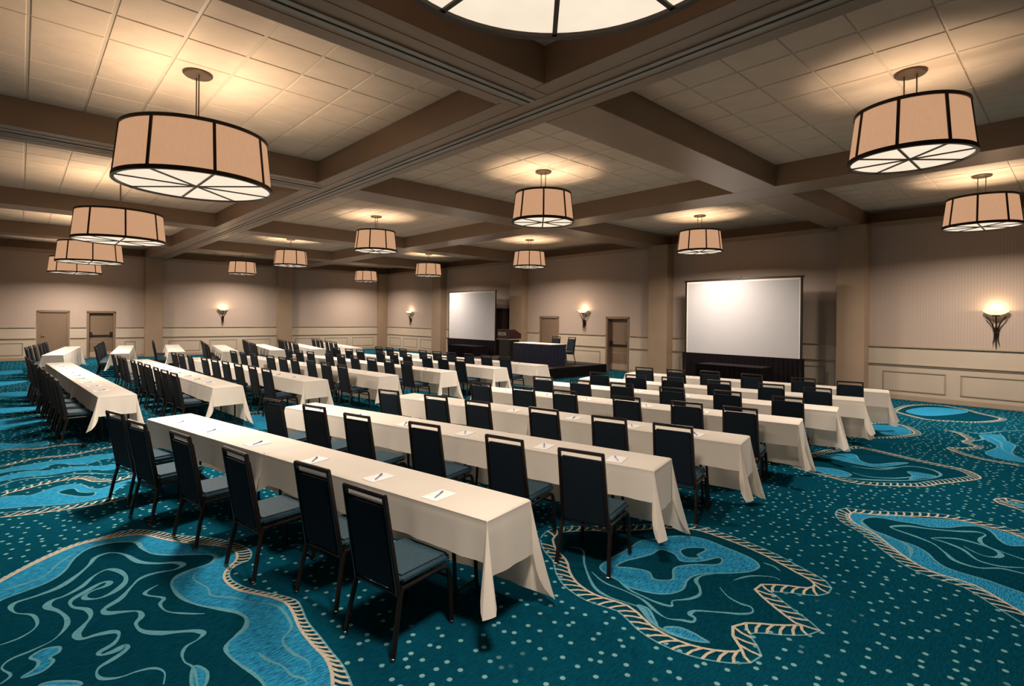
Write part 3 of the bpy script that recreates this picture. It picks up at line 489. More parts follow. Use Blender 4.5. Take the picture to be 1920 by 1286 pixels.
# rails and baseboards, stopped at doors and columns
def runs(a0, a1, stops):
    cur = a0; out = []
    for s0, s1 in sorted(stops):
        if s1 <= cur or s0 >= a1: continue
        if s0 > cur: out.append((cur, s0))
        cur = max(cur, s1)
    if cur < a1: out.append((cur, a1))
    return out
stops_r = [(a, b) for a, b in COLS_R] + [(a - .06, b + .06) for a, b, _ in DOORS_R]
stops_b = [(a, b) for a, b in COLS_B] + [(a - .06, b + .06) for a, b, _ in DOORS_B]
def rail(axis, c, a, b, z0, z1, d, m, nm, par=None):
    mb = MB()
    if axis == 'x': mb.box(c - d, c + .01, a, b, z0, z1)
    else: mb.box(a, b, c - d, c + .01, z0, z1)
    if par: return part(nm, mb, m, par, bevel=min(.012, d * .35))
    o = struct(nm, mb, m, bevel=min(.012, d * .35)); return o
ti = 0
for axis, c, RR in (('x', XR, runs(YF, YB - .28, stops_r)), ('y', YB, runs(XL, 16.18, stops_b))):
    for a, b in RR:
        ti += 1
        up_ = rail(axis, c, a, b, 1.345, 1.395, .045, 'trim', 'trim_%d' % ti)
        ti += 1
        lo_ = rail(axis, c, a, b, .895, .925, .040, 'trim', 'trim_%d' % ti)
        rail(axis, c, a, b, .860, .885, .026, 'trim', 'lower_bead', lo_)
        rail(axis, c, a, b, 0, .13, .028, 'trim', 'baseboard_right' if axis == 'x' else 'baseboard_back')
def panel(axis, c, a, b, z0, z1, par):
    t = .035; d = .022
    for (p, q, lo, hi) in ((a, b, z1 - t, z1), (a, b, z0, z0 + t), (a, a + t, z0 + t, z1 - t), (b - t, b, z0 + t, z1 - t)):
        mb = MB()
        if axis == 'x': mb.box(c - d, c + .004, p, q, lo, hi)
        else: mb.box(p, q, c - d, c + .004, lo, hi)
        part('panel_moulding', mb, 'trim', par, bevel=.008)
for a, b in ((2.32, 3.63), (.74, 2.05), (-.84, .47), (-2.42, -1.11), (5.0, 6.4), (6.65, 8.05), (8.3, 9.55), (12.95, 14.9), (18.15, 19.6), (19.9, 21.3), (21.6, 22.95),
             (24.3, 25.75), (26.1, 27.55), (27.9, 29.15)):
    panel('x', XR, a, b, .22, .74, wall_r)
for a, b in ((-2.4, -1.2), (-.95, .1), (3.5, 3.9), (5.22, 6.55), (6.95, 8.22), (8.5, 9.85), (11.2, 12.6), (12.85, 14.25), (14.55, 15.95)):
    panel('y', YB, a, b, .22, .74, wall_b)

# doors
def make_door(n, axis, c, a, b, recessed, bar):
    d = .16 if recessed else .045
    def BX(mb, p, q, lo, hi, u0, u1):     # u measured outward from the wall face into the wall
        if axis == 'x': return mb.box(c + u0, c + u1, p, q, lo, hi)
        return mb.box(p, q, c + u0, c + u1, lo, hi)
    leaf = MB(); BX(leaf, a + .045, b - .045, .01, DH - .045, d, d + .05)
    o = struct('door_%d' % n, leaf, 'door')
    fr = MB()
    for (p, q, lo, hi) in ((a - .05, a + .045, 0, DH), (b - .045, b + .05, 0, DH)): BX(fr, p, q, lo, hi, -.012, d + .055)
    BX(fr, a - .05, b + .05, DH - .045, DH + .05, -.012, d + .055)
    part('door_frame', fr, 'door', o, bevel=.006)
    if bar:
        mb = MB(); BX(mb, a + .10, b - .10, .985, 1.03, d - .07, d - .03); part('push_bar', mb, 'black', o, bevel=.006)
        for p in (a + .07, b - .16):
            mb = MB(); BX(mb, p, p + .09, .95, 1.16, d - .06, d + .005); part('push_bar_housing', mb, 'black', o, bevel=.01)
        mb = MB(); BX(mb, a + .06, b - .06, .05, .28, d - .008, d + .005); part('kick_plate', mb, 'trim', o)
        mb = MB(); BX(mb, a + .06, b - .06, .70, .715, d - .008, d + .005); part('leaf_groove', mb, 'trim', o)
    else:
        p = a + .11
        mb = MB(); BX(mb, p - .03, p + .03, .93, 1.09, d - .012, d + .005); part('lever_plate', mb, 'brass', o, bevel=.004)
        mb = MB(); BX(mb, p - .01, p + .12, 1.005, 1.03, d - .055, d - .03); BX(mb, p - .012, p + .012, 1.005, 1.03, d - .04, d); part('lever', mb, 'brass', o, bevel=.004)
    bk = MB(); BX(bk, a, b, 0, DH, d + .06, d + .1); part('door_backing', bk, 'door', o)
make_door(1, 'y', YB, *DOORS_B[0][:2], False, False)
make_door(2, 'y', YB, *DOORS_B[1][:2], True, True)
make_door(3, 'x', XR, *DOORS_R[1][:2], False, False)
make_door(4, 'x', XR, *DOORS_R[0][:2], True, True)

# ------------------------------------------------------------------ ceiling: grid, tiles, beams, partition tracks
ceiling = struct('ceiling', MB().box(XL - .2, FRX + .1, YF - .2, FRY + .1, ZC + .004, ZC + .12), 'grid')
TP = 0.63
def spans(lo, hi, blocks):
    return runs(lo, hi, blocks)
bays_x = spans(XL, FRX, BEAM_Y); bays_y = spans(YF, FRY, BEAM_X)
tiles = []
for bx0, bx1 in bays_x:
    for by0, by1 in bays_y:
        gx = [bx0] + [x for x in [1.925 + TP * k for k in range(-20, 40)] if bx0 + .04 < x < bx1 - .04] + [bx1]
        gy = [by0] + [y for y in [6.03 + TP * k for k in range(-20, 60)] if by0 + .04 < y < by1 - .04] + [by1]
        for x0, x1 in zip(gx, gx[1:]):
            for y0, y1 in zip(gy, gy[1:]): tiles.append((x0, x1, y0, y1))
def tile_rank(t):
    c = Vector(((t[0] + t[1]) / 2, (t[2] + t[3]) / 2, 3.0)); dep = c.x * fw.x + c.y * fw.y; lat = c.x * rt.x + c.y * rt.y
    if dep < 2.0 or abs(lat / dep) > 1.02 or 3.0 / dep * 995 > 640: return 1e3 + dep
    return dep
tiles.sort(key=tile_rank)
tmesh = {}
far_mb = MB()
for i, (x0, x1, y0, y1) in enumerate(tiles):
    wx = round(x1 - x0 - .030, 3); wy = round(y1 - y0 - .014, 3)
    if wx < .02 or wy < .02: continue
    cx, cy = (x0 + x1) / 2, (y0 + y1) / 2
    if i < 300:
        key = (wx, wy)
        if key not in tmesh:
            h = .010
            mb = MB().add([(-wx/2, -wy/2, 0), (wx/2, -wy/2, 0), (wx/2, wy/2, 0), (-wx/2, wy/2, 0), (-wx/2 + .008, -wy/2 + .008, -h), (wx/2 - .008, -wy/2 + .008, -h), (wx/2 - .008, wy/2 - .008, -h), (-wx/2 + .008, wy/2 - .008, -h)],
                          [(0, 1, 2, 3), (7, 6, 5, 4), (0, 4, 5, 1), (1, 5, 6, 2), (2, 6, 7, 3), (3, 7, 4, 0)])
            tmesh[key] = mb.mesh('ceiling_tile', 'tile', smooth=False)
        link('ceiling_tile', tmesh[key], ceiling, (cx, cy, ZC + .004))
    else:
        far_mb.box(cx - wx/2, cx + wx/2, cy - wy/2, cy + wy/2, ZC - .006, ZC + .004)
o = part('ceiling_tiles_far', far_mb, 'tile', ceiling, smooth=False); o['kind'] = 'stuff'

for a, b in BEAM_Y:
    part('ceiling_beam', MB().box(a, b, YF, FRY, ZB, ZC + .02), 'beam', ceiling, bevel=.006)
for c, d in BEAM_X:
    for x0, x1 in bays_x:
        part('ceiling_beam', MB().box(x0, x1, c, d, ZB, ZC + .02), 'beam', ceiling, bevel=.006)
def track(axis, c, a, b):
    for o0, o1, z0, m, nm in ((-.085, -.018, .016, 'track', 'track_rail'), (.018, .085, .016, 'track', 'track_rail'), (-.018, .018, .004, 'slot', 'track_slot')):
        mb = MB()
        if axis == 'y': mb.box(c + o0, c + o1, a, b, ZB - z0, ZB + .01)
        else: mb.box(a, b, c + o0, c + o1, ZB - z0, ZB + .01)
        part(nm, mb, m, ceiling)
    for sgn in (-1, 1):                    # shallow step beside the rail
        mb = MB(); p, q = sorted((c + sgn * .16, c + sgn * .27))
        if axis == 'y': mb.box(p, q, a, b, ZB - .006, ZB + .01)
        else: mb.box(a, b, p, q, ZB - .006, ZB + .01)
        part('soffit_strip', mb, 'beam', ceiling)
track('y', 4.75, YF, FRY)
track('x', 4.55, XL, 4.47)
track('x', 10.68, XL, 4.47)

# ------------------------------------------------------------------ pendant lamps
def make_lamp(rb, rt_, h, zbot, label):
    """origin on the ceiling; hangs down"""
    t = thing('pendant_lamp', label, 'lamp', (0, 0, ZC - .006))
    zb = zbot - (ZC - .006); zt = zb + h
    part('canopy', MB().lathe([(.0, -.035), (.15, -.035), (.165, -.02), (.165, 0), (0, 0)], 40), 'plate', t)
    for s in (-1, 1):
        part('rod', MB().tube([(0, s * .062, -.03), (0, s * .062, zt - .10)], .008, 8), 'plate', t)
    part('lamp_shade', MB().lathe([(rt_, zt), (rb, zb + .01)], 72), 'shade', t)
    part('shade_ring', MB().lathe([(rt_ - .012, zt + .018), (rt_ + .016, zt + .018), (rt_ + .019, zt - .022), (rt_ - .008, zt - .022), (rt_ - .012, zt + .018)], 72), 'bronze', t)
    part('shade_ring', MB().lathe([(rb - .02, zb + .03), (rb + .015, zb + .03), (rb + .018, zb - .02), (rb - .02, zb - .02), (rb - .02, zb + .03)], 72), 'bronze', t)
    part('diffuser', MB().disc(rb - .012, zb + .002, 72), 'diffuser', t)
    part('top_hanger', MB().bar((0, -rt_, zt - .01), (0, rt_, zt - .01), .025, .02), 'bronze', t)
    part('socket_bar', MB().box(-.02, .02, -.085, .085, zt - .12, zt - .015), 'bronze', t)
    for k in range(8):
        a = k * math.pi / 4; c, s = math.cos(a), math.sin(a)
        part('shade_rib', MB().bar(((rt_ + .006) * c, (rt_ + .006) * s, zt), ((rb + .006) * c, (rb + .006) * s, zb), .032, .014, (c, s, 0)), 'bronze', t)
    for k in range(4):
        a = k * math.pi / 4; c, s = math.cos(a), math.sin(a)
        part('diffuser_bar', MB().bar((-rb * c, -rb * s, zb - .006 - .0005 * k), (rb * c, rb * s, zb - .006 - .0005 * k), .026, .012), 'bronze', t)
    return t
def lamp_lights(t, zbot, h, rb, k=1.0):
    L = bpy.data.lights.new('pendant_downlight', 'AREA'); L.shape = 'DISK'; L.size = 0.55; L.spread = R(166); L.energy = LAMP_DOWN * k; L.color = WARM
    o = bpy.data.objects.new('pendant_downlight', L); COL.objects.link(o); o.parent = t; o.location = (0, 0, zbot - (ZC - .006) - .035)
    L = bpy.data.lights.new('pendant_uplight', 'POINT'); L.energy = LAMP_UP * (1.6 if rb > .7 else 1.0); L.color = WARM_UP; L.shadow_soft_size = 0.10
    o = bpy.data.objects.new('pendant_uplight', L); COL.objects.link(o); o.parent = t; o.location = (0, 0, zbot + h - (ZC - .006) - .36)
LY = [1.45, 7.55, 14.5, 21.35, 27.6]
NTH5 = ['nearest', 'second', 'third', 'fourth', 'farthest']
protoS = make_lamp(.62, .555, .57, 3.965, '')
protoL = make_lamp(.85, .79, .60, 3.60, '')
first = {0: True, 1: True}
for ci, (x, big, colname) in enumerate(((1.6, 1, 'left row of large lamps'), (7.82, 0, 'middle row of lamps'), (14.3, 0, 'lamp row beside the screens'))):
    for li, y in enumerate(LY):
        P = protoL if big else protoS
        if first[big]: t = P; first[big] = False
        else: t = copy_tree(P)
        t.location = (x, y, ZC - .006)
        t['label'] = '%s drum pendant lamp, %s in the %s' % ('large low-hanging' if big else 'tan linen', NTH5[li], colname)
        if big and li == 0: t['label'] = 'large drum pendant lamp cut off by the top of the picture'
        t['group'] = 'drum pendant lamps'
        lamp_lights(t, 3.60 if big else 3.965, .60 if big else .57, .85 if big else .62, 1.0)

# ------------------------------------------------------------------ wall sconces
def make_sconce(loc, rz, label):
    """local +x points away from the wall"""
    t = thing('wall_sconce', label, 'sconce', loc, rz, 'bowl sconces')
    n = 32; vs = []; fs = []
    prof = [(.235, .0), (.22, -.035), (.17, -.075), (.10, -.105), (.055, -.115)]
    for r_, z in prof:
        for k in range(n): a = 2 * math.pi * k / n; vs.append((.15 + r_ * .58 * math.cos(a), r_ * math.sin(a), z))
    for i in range(len(prof) - 1):
        for k in range(n): fs.append((i * n + k, (i + 1) * n + k, (i + 1) * n + (k + 1) % n, i * n + (k + 1) % n))
    fs.append(tuple((len(prof) - 1) * n + k for k in range(n)))
    mb = MB().add(vs, fs); mb.sm = True
    part('glass_bowl', mb, 'bowl', t)
    part('collar', MB().box(.09, .21, -.072, .072, -.145, -.112), 'iron', t, bevel=.008)
    part('stem', MB().tube([(.12, 0, -.13), (.10, 0, -.4), (.075, 0, -.62), (.07, 0, -.80), (.075, 0, -.90)], [.013, .013, .014, .012, .004], 8), 'iron', t)
    for s in (-1, 1):
        part('arm', MB().tube([(.13, s * .175, -.135), (.125, s * .12, -.22), (.11, s * .065, -.32), (.09, s * .034, -.45), (.075, s * .026, -.58), (.07, s * .034, -.68), (.075, s * .06, -.79)],
                              [.013, .014, .015, .015, .014, .012, .005], 8), 'iron', t)
    part('back_plate', MB().box(.0, .03, -.045, .045, -.62, -.40), 'iron', t, bevel=.006)
    part('binding', MB().box(.03, .105, -.045, .045, -.545, -.50), 'iron', t, bevel=.006)
    L = bpy.data.lights.new('sconce_light', 'POINT'); L.energy = SCONCE_UP; L.color = (1.0, .70, .40); L.shadow_soft_size = .04
    o = bpy.data.objects.new('sconce_light', L); COL.objects.link(o); o.parent = t; o.location = (.15, 0, .02)
    return t
make_sconce((XR, 1.41, 2.31), math.pi, 'iron sconce with glowing glass bowl at far right of the wall')
make_sconce((XR, 13.75, 2.35), math.pi, 'iron sconce with glowing glass bowl between two doors above the stage')
make_sconce((XR, 26.75, 2.32), math.pi, 'iron sconce with glowing glass bowl left of the far screen')
make_sconce((7.53, YB, 2.32), -math.pi / 2, 'iron sconce with glowing glass bowl on the end wall')

# ------------------------------------------------------------------ banquet chair
def make_chair(label):
    t = thing('banquet_chair', label, 'chair')
    mb = MB().box(-.185, .245, -.215, .215, .402, .462); me = mb.mesh('seat', 'seat', bevel=.022, segs=3)
    link('seat', me, t)
    # padded back panel, tilted: x = -.185 at z=.36 -> -.295 at z=.965
    def bx(z): return -.188 - .107 * (z - .36) / .605
    def prism(z0, z1, w0, w1, t0, t1):
        vs = []
        for z, wd in ((z0, w0), (z1, w1)):
            x = bx(z); vs += [(x + t0, -wd, z), (x + t1, -wd, z), (x + t1, wd, z), (x + t0, wd, z)]
        return MB().add(vs, [(3, 2, 1, 0), (4, 5, 6, 7), (0, 1, 5, 4), (1, 2, 6, 5), (2, 3, 7, 6), (3, 0, 4, 7)])
    link('backrest', prism(.37, .905, .186, .176, -.014, .034).mesh('backrest', 'navy', bevel=.012, segs=2), t)
    for s in (-1, 1):
        part('back_upright', MB().bar((bx(.345), s * .197, .345), (bx(.958), s * .186, .958), .022, .030, (1, 0, 0)), 'frame', t, bevel=.004)
    part('top_rail', MB().bar((bx(.955), -.197, .957), (bx(.955), .197, .957), .030, .026), 'frame', t, bevel=.006)
    for s in (-1, 1):
        lg = part('leg', MB().tube([(-.165, s * .203, .380), (-.178, s * .205, .353), (-.215, s * .215, .19), (-.248, s * .224, .012)], .0165, 10), 'frame', t)
        part('glide', MB().lathe([(0, .004), (.016, .004), (.017, .018), (.013, .022)], 10, -.250, s * .2245), 'glide', lg)
        lg = part('leg', MB().tube([(.17, s * .203, .383), (.205, s * .204, .376), (.226, s * .206, .353), (.236, s * .209, .31), (.250, s * .220, .012)], .0165, 10), 'frame', t)
        part('glide', MB().lathe([(0, .004), (.016, .004), (.017, .018), (.013, .022)], 10, .2505, s * .2205), 'glide', lg)
        part('seat_rail', MB().tube([(-.175, s * .203, .381), (.172, s * .203, .384)], .0158, 10), 'frame', t)
    part('cross_bar', MB().tube([(-.185, -.205, .345), (-.185, .205, .345)], .010, 8), 'frame', t)
    part('cross_bar', MB().tube([(.238, -.209, .30), (.238, .209, .30)], .009, 8), 'frame', t)
    return t
NTH = ['first', 'second', 'third', 'fourth', 'fifth', 'sixth', 'seventh', 'eighth', 'ninth']
ROW = ['nearest', 'second', 'third', 'fourth', 'fifth', 'sixth', 'frontmost']
chair0 = make_chair('')
chair_used = [False]
def place_chair(x, y, rz, label, group, z=0.0, skip=()):
    if not chair_used[0]: t = chair0; chair_used[0] = True
    else: t = copy_tree(chair0, None, skip)
    t.location = (x, y, z); t.rotation_euler = (0, 0, rz); t['label'] = label; t['group'] = group
    return t

# ------------------------------------------------------------------ tables, cloths, notepads, pens
TW, TZ = .46, .745
def make_table(L, inset):
    t = thing('folding_table', '', 'table')
    part('tabletop', MB().box(-TW/2, TW/2, -L/2 + .004, L/2 - .004, TZ - .02, TZ), 'plywood', t, bevel=.004)
    for q in (-1, 1):
        part('apron', MB().box(q * (TW/2 - .038) - .008, q * (TW/2 - .038) + .008, -L/2 + .1, L/2 - .1, TZ - .07, TZ - .02), 'plywood', t)
    for s in (-1, 1):
        for q in (-.055, .17):
            part('leg', MB().tube([(q, s * (L/2 - inset - .05), TZ - .03), (q, s * (L/2 - inset), .004)], .014, 8), 'steel', t)
        part('leg_brace', MB().tube([(-.053, s * (L/2 - inset - .007), .10), (.168, s * (L/2 - inset - .007), .10)], .010, 8), 'steel', t)
    return t
def cloth_mesh(L, end0, end1, seed):
    """top at z=.76; drops: short toward the chairs (-x), long on the stage side (+x); end0 at -y, end1 at +y hang free where True"""
    r = random.Random(seed); hx = TW/2 + .008; y0 = -L/2 - (.010 if end0 else -.001); y1 = L/2 + (.010 if end1 else -.001)
    ztop = TZ + .006; df = .266 + r.uniform(-.006, .006); db = .65 + r.uniform(-.05, .03); de = .34 + r.uniform(-.04, .05)
    per = []                        # (x, y, nx, ny, drop, flare, base wave)
    def lerp(a, b, t): return a + (b - a) * t
    ph = [r.uniform(0, 6.28) for _ in range(6)]
    def edge(xa, ya, xb, yb, nx, ny, d, n, f0, f1):
        """f0/f1: the fold depth at the two ends of this edge"""
        Ln = math.hypot(xb - xa, yb - ya)
        for i in range(n + 1):
            t = i / n; s_ = t * Ln
            e0 = math.exp(-((s_) / .075) ** 2) * f0; e1 = math.exp(-((Ln - s_) / .075) ** 2) * f1
            wv = .007 * math.sin(s_ * 7 + ph[0]) + .005 * math.sin(s_ * 17 + ph[1]) + .004 * math.sin(s_ * 31 + ph[2])
            per.append((lerp(xa, xb, t), lerp(ya, yb, t), nx, ny, d + .006 * math.sin(s_ * 3 + ph[3]) + .10 * (e0 + e1), .02 + wv + .055 * (e0 + e1)))
    def corner(x, y, a0, a1, d0, d1, free):
        n = 14
        for i in range(1, n):
            t = i / n; a = lerp(a0, a1, t); b = math.sin(math.pi * t)
            if free:
                b = min(1, 1.45 * (1 - abs(2 * t - 1))); q = b ** .8
                per.append((x, y, math.cos(a), math.sin(a), lerp(d0, d1, t) + .20 * q * (1 + .9 * (t - .5) * (1 if d0 > d1 else -1)), .024 + .150 * b - .018 * math.sin(math.pi * b)))
    hp = math.pi / 2
    jf = lambda: r.choice([.35, .8, 1.0])
    # walk counter-clockwise seen from above: front edge (-x) from y1 to y0, end0, back edge (+x) y0..y1, end1
    edge(-hx, y1, -hx, y0, -1, 0, df, 44, 0 if end1 else jf(), 0 if end0 else jf())
    if end0:
        corner(-hx, y0, math.pi, math.pi + hp, df, de, True)
        edge(-hx, y0, hx, y0, 0, -1, de, 14, 0, 0)
        corner(hx, y0, math.pi + hp, 2 * math.pi, de, db, True)
    else:
        edge(-hx, y0, hx, y0, 0, -1, .0, 4, 0, 0)
    edge(hx, y0, hx, y1, 1, 0, db, 44, 0 if end0 else .5, 0 if end1 else .5)
    if end1:
        corner(hx, y1, 0, hp, db, de, True)
        edge(hx, y1, -hx, y1, 0, 1, de, 14, 0, 0)
        corner(-hx, y1, hp, math.pi, de, df, True)
    else:
        edge(hx, y1, -hx, y1, 0, 1, .0, 4, 0, 0)
    lv = [0, .02, .06, .16, .32, .5, .7, .86, 1.0]
    n = len(per); vs = []; fs = []
    flat = [p[4] < .15 and abs(p[3]) > .9 for p in per]
    for li, l in enumerate(lv):
        for (x, y, nx, ny, d, fl), ft in zip(per, flat):
            if ft: vs.append((x, y, ztop - .0002 * li)); continue
            edge_in = .010 if li == 0 else 0
            off = (.004 if li == 1 else 0) + .006 * min(1, l * 8) + fl * l ** 1.25
            if li == 0: vs.append((min(max(x, -hx + edge_in), hx - edge_in), min(max(y, y0 + (edge_in if end0 else 0)), y1 - (edge_in if end1 else 0)), ztop))
            else: vs.append((x + nx * off, y + ny * off, ztop - .004 - (d - .004) * l))
    for i in range(len(lv) - 1):
        for k in range(n):
            k2 = (k + 1) % n
            if flat[k] and flat[k2]: continue
            fs.append((i * n + k, (i + 1) * n + k, (i + 1) * n + k2, i * n + k2))
    fs.append(tuple(range(n)))
    mb = MB().add(vs, fs); mb.sm = True
    return mb
padm = MB().box(-.105, .105, -.072, .072, 0, .004).mesh('notepad', 'padpaper')
def make_pen():
    t = thing('pen', '', 'pen')
    part('barrel', MB().tube([(-.072, 0, .0045), (-.066, 0, .0045), (.03, 0, .0045)], [.0015, .004, .0045], 8), 'pen', t)
    part('cap', MB().tube([(.028, 0, .0055), (.070, 0, .0055)], .0058, 8), 'pencap', t)
    return t
pen0 = make_pen(); pen_used = [False]
tab_proto = {}
def build_row(blk, bi, ri, cx, cy, ang, Ltot, nt, chairs, seed, pens=True, skip=()):
    """(cx, cy): middle of the row's near end; ang: degrees off the y axis"""
    a = R(ang); d = Vector((math.sin(a), math.cos(a))); nrm = Vector((math.cos(a), -math.sin(a))); rz = -a
    Lt = Ltot / nt; near = Vector((cx, cy)); row = '%s row, %s' % (ROW[ri], blk)
    spot = {2: ['near-end', 'far-end'], 3: ['near-end', 'centre', 'far-end']}[nt]
    for k in range(nt):
        c = near + d * (Lt * (k + .5)); key = (round(Lt, 3), nt)
        if key not in tab_proto: tab_proto[key] = t = make_table(Lt, .40 if nt == 2 else .16)
        else: t = copy_tree(tab_proto[key])
        t.location = (c.x, c.y, 0); t.rotation_euler = (0, 0, rz)
        tag(t, 'cloth-covered folding table, %s of the %s' % (spot[k], row), 'table', 'classroom tables')
        o = link('tablecloth', cloth_mesh(Lt, k == 0, k == nt - 1, seed + k).mesh('tablecloth', 'cloth'), None, (c.x, c.y, 0), (0, 0, rz))
        tag(o, 'cream tablecloth over %s table of the %s' % (spot[k], row), 'tablecloth', 'cream tablecloths')
    r = random.Random(seed * 3 + 1)
    for k, (x, y) in enumerate(chairs):
        place_chair(x, y, rz + R(r.uniform(-3, 3)), 'navy banquet chair, %s from near end, %s' % (NTH[k], row), 'banquet chairs', 0.0, skip)
        lat = (Vector((x, y)) - near).dot(d) + r.uniform(-.05, .03)
        p = near + d * min(max(lat, .12), Ltot - .12) + nrm * (-TW/2 + .125 + r.uniform(-.01, .02))
        pa = rz + R(r.uniform(-8, 8))
        o = link('notepad', padm, None, (p.x, p.y, TZ + .0065), (0, 0, pa))
        tag(o, 'white notepad at %s seat, %s' % (NTH[k], row), 'notepad', 'notepads')
        if pens:
            if not pen_used[0]: t = pen0; pen_used[0] = True
            else: t = copy_tree(pen0)
            t.location = (p.x, p.y, TZ + .0107); t.rotation_euler = (0, 0, pa + R(r.uniform(18, 34)))
            tag(t, 'blue pen on %s notepad, %s' % (NTH[k], row), 'pen', 'pens')

NEAR_ROWS = [(2.36, 2.56, -11.2, 5.15), (4.10, 2.49, -13.5, 5.12), (5.60, 2.43, -12.2, 5.10), (7.17, 2.42, -13.0, 5.00), (8.60, 2.41, -12.8, 4.95), (10.02, 2.43, -14.0, 4.95), (11.52, 2.41, -11.8, 4.95)]
MID_ROWS = [(1.10, 10.03, -3.0, 7.40), (2.66, 10.11, -2.4, 7.38), (4.20, 10.08, -4.6, 7.40), (5.71, 9.98, -5.0, 7.40), (7.23, 9.94, -5.0, 7.35), (8.76, 9.87, -5.0, 7.30), (10.18, 9.80, -4.8, 7.30)]
FAR_ROWS = [(.71, 20.70, 8.6, 4.85), (2.29, 20.50, 8.7, 4.95), (3.83, 20.48, 8.5, 4.80), (5.26, 19.73, 9.3, 4.45), (6.80, 19.73, 9.3, 4.45), (8.23, 19.56, 9.0, 4.55), (9.70, 19.47, 9.0, 4.60)]
for i, q in enumerate(NEAR_ROWS): build_row('near block', 0, i, *q, 2, NEAR_CHAIRS[i], 100 + 10 * i)
def along(q, offs, back, jit):
    a = R(q[2]); d = Vector((math.sin(a), math.cos(a))); nrm = Vector((math.cos(a), -math.sin(a))); r = random.Random(int(q[0] * 100))
    out = []
    for o_ in offs:
        p = Vector((q[0], q[1])) + d * (o_ + r.uniform(-jit, jit)) - nrm * (TW/2 + back + r.uniform(-.015, .015)); out.append((p.x, p.y))
    return out
for i, q in enumerate(MID_ROWS): build_row('middle block', 1, i, *q, 3, along(q, [.75, 1.45, 2.13, 2.92, 3.56, 4.25, 5.30, 5.98, 6.66], .125, .03), 300 + 10 * i)
for i, q in enumerate(FAR_ROWS): build_row('far block', 2, i, *q, 2, along(q, [.55, 1.22, 1.88, 2.75, 3.42, 4.08], .14, .03), 500 + 10 * i, False, ('glide',))

# ------------------------------------------------------------------ stage, skirted table, lectern
SZ = .35
st = thing('stage_riser', 'low black stage platform in front of the right-hand wall', 'stage', (14.2, 14.9, 0))
part('deck', MB().box(-1.5, 1.55, -3.0, 2.6, SZ - .05, SZ), 'rtop', st)
def pleats(pts, z0, z1, amp, pitch, flare=0.0, seed=1):
    """pleated hanging cloth along a polyline (outward = left of travel)"""
    r = random.Random(seed); P = resample([Vector(p) for p in smooth_line(pts, .02)], pitch / 6); vs = []; fs = []; lv = [0, .12, .5, 1]
    for l in lv:
        for i, p in enumerate(P):
            s_ = side(P, i); a = amp * (.35 + .65 * l) * math.cos(2 * math.pi * i / 6 + .6 * math.sin(i * .21)) + flare * l
            vs.append((p.x + s_.x * a, p.y + s_.y * a, z1 + (z0 - z1) * l))
    n = len(P)
    for j in range(len(lv) - 1):
        for i in range(n - 1): fs.append((j * n + i, j * n + i + 1, (j + 1) * n + i + 1, (j + 1) * n + i))
    mb = MB().add(vs, fs); mb.sm = True; return mb
def smooth_line(pts, step):
    out = []
    for a, b in zip(pts, pts[1:]):
        a = Vector(a); b = Vector(b); n = max(1, int((b - a).length / step))
        out += [a + (b - a) * (k / n) for k in range(n)]
    out.append(Vector(pts[-1])); return out
part('stage_skirt', pleats([(1.56, -3.02), (-1.52, -3.02), (-1.52, 2.62), (1.56, 2.62)][::-1], .004, SZ - .006, .010, .11), 'riser', st)

tb = thing('skirted_table', 'head table with pleated navy skirt and cream top on the stage', 'table', (13.72, 13.36, SZ))
part('tabletop', MB().box(-.38, .38, -.92, .92, .71, .735), 'plywood', tb)
part('table_cover', MB().box(-.395, .395, -.935, .935, .72, .752), 'cloth', tb, bevel=.008)
part('table_skirt', pleats([(.40, -.94), (-.40, -.94), (-.40, .94), (.40, .94)][::-1], .004, .735, .026, .125, .016), 'skirt', tb)
for s in (-1, 1):
    for q in (-1, 1): part('leg', MB().tube([(q * .28, s * .7, .71), (q * .30, s * .74, .004)], .015, 8), 'steel', tb)
place_chair(14.52, 13.50, math.pi + R(4), 'navy banquet chair behind the head table, nearer the sconce door', 'stage chairs', SZ)
place_chair(14.60, 12.84, math.pi - R(5), 'navy banquet chair at the right end of the head table', 'stage chairs', SZ)
bpy.context.view_layer.update()

lc = thing('lectern', 'dark mahogany lectern with pale name plate and gooseneck microphone', 'lectern', (14.05, 15.33, SZ), 0)
part('lectern_base', MB().box(-.28, .30, -.34, .34, .0, .08), 'black', lc, bevel=.01)
part('lectern_body', MB().box(-.24, .26, -.31, .31, .08, .80), 'black', lc, bevel=.01)
hd = MB().add([(-.30, -.36, .84), (.32, -.36, .84), (.32, -.36, 1.03), (-.02, -.36, 1.20), (-.30, -.36, 1.20), (-.30, .36, .84), (.32, .36, .84), (.32, .36, 1.03), (-.02, .36, 1.20), (-.30, .36, 1.20)],
              [(0, 1, 2, 3, 4), (9, 8, 7, 6, 5), (0, 5, 6, 1), (1, 6, 7, 2), (2, 7, 8, 3), (3, 8, 9, 4), (4, 9, 5, 0)])
part('lectern_head', hd, 'mahog', lc, bevel=.008)
part('lectern_ledge', MB().box(-.32, .34, -.38, .38, .80, .835), 'column', lc, bevel=.006)
sg = part('name_plate', MB().box(-.312, -.298, -.16, .30, .97, 1.09), 'signplate', lc)
for zz, y0, y1 in ((1.045, -.08, .22), (1.015, -.12, .26)):
    part('lettering', MB().box(-.316, -.311, y0, y1, zz - .009, zz + .009), 'ink', sg)
mic = part('microphone', MB().tube([(-.1, -.1, 1.19), (-.09, -.11, 1.33), (-.05, -.13, 1.45), (0, -.15, 1.50)], .006, 8), 'black', lc)
part('microphone_head', MB().tube([(-.005, -.148, 1.498), (.03, -.165, 1.52)], .014, 8), 'black', mic)

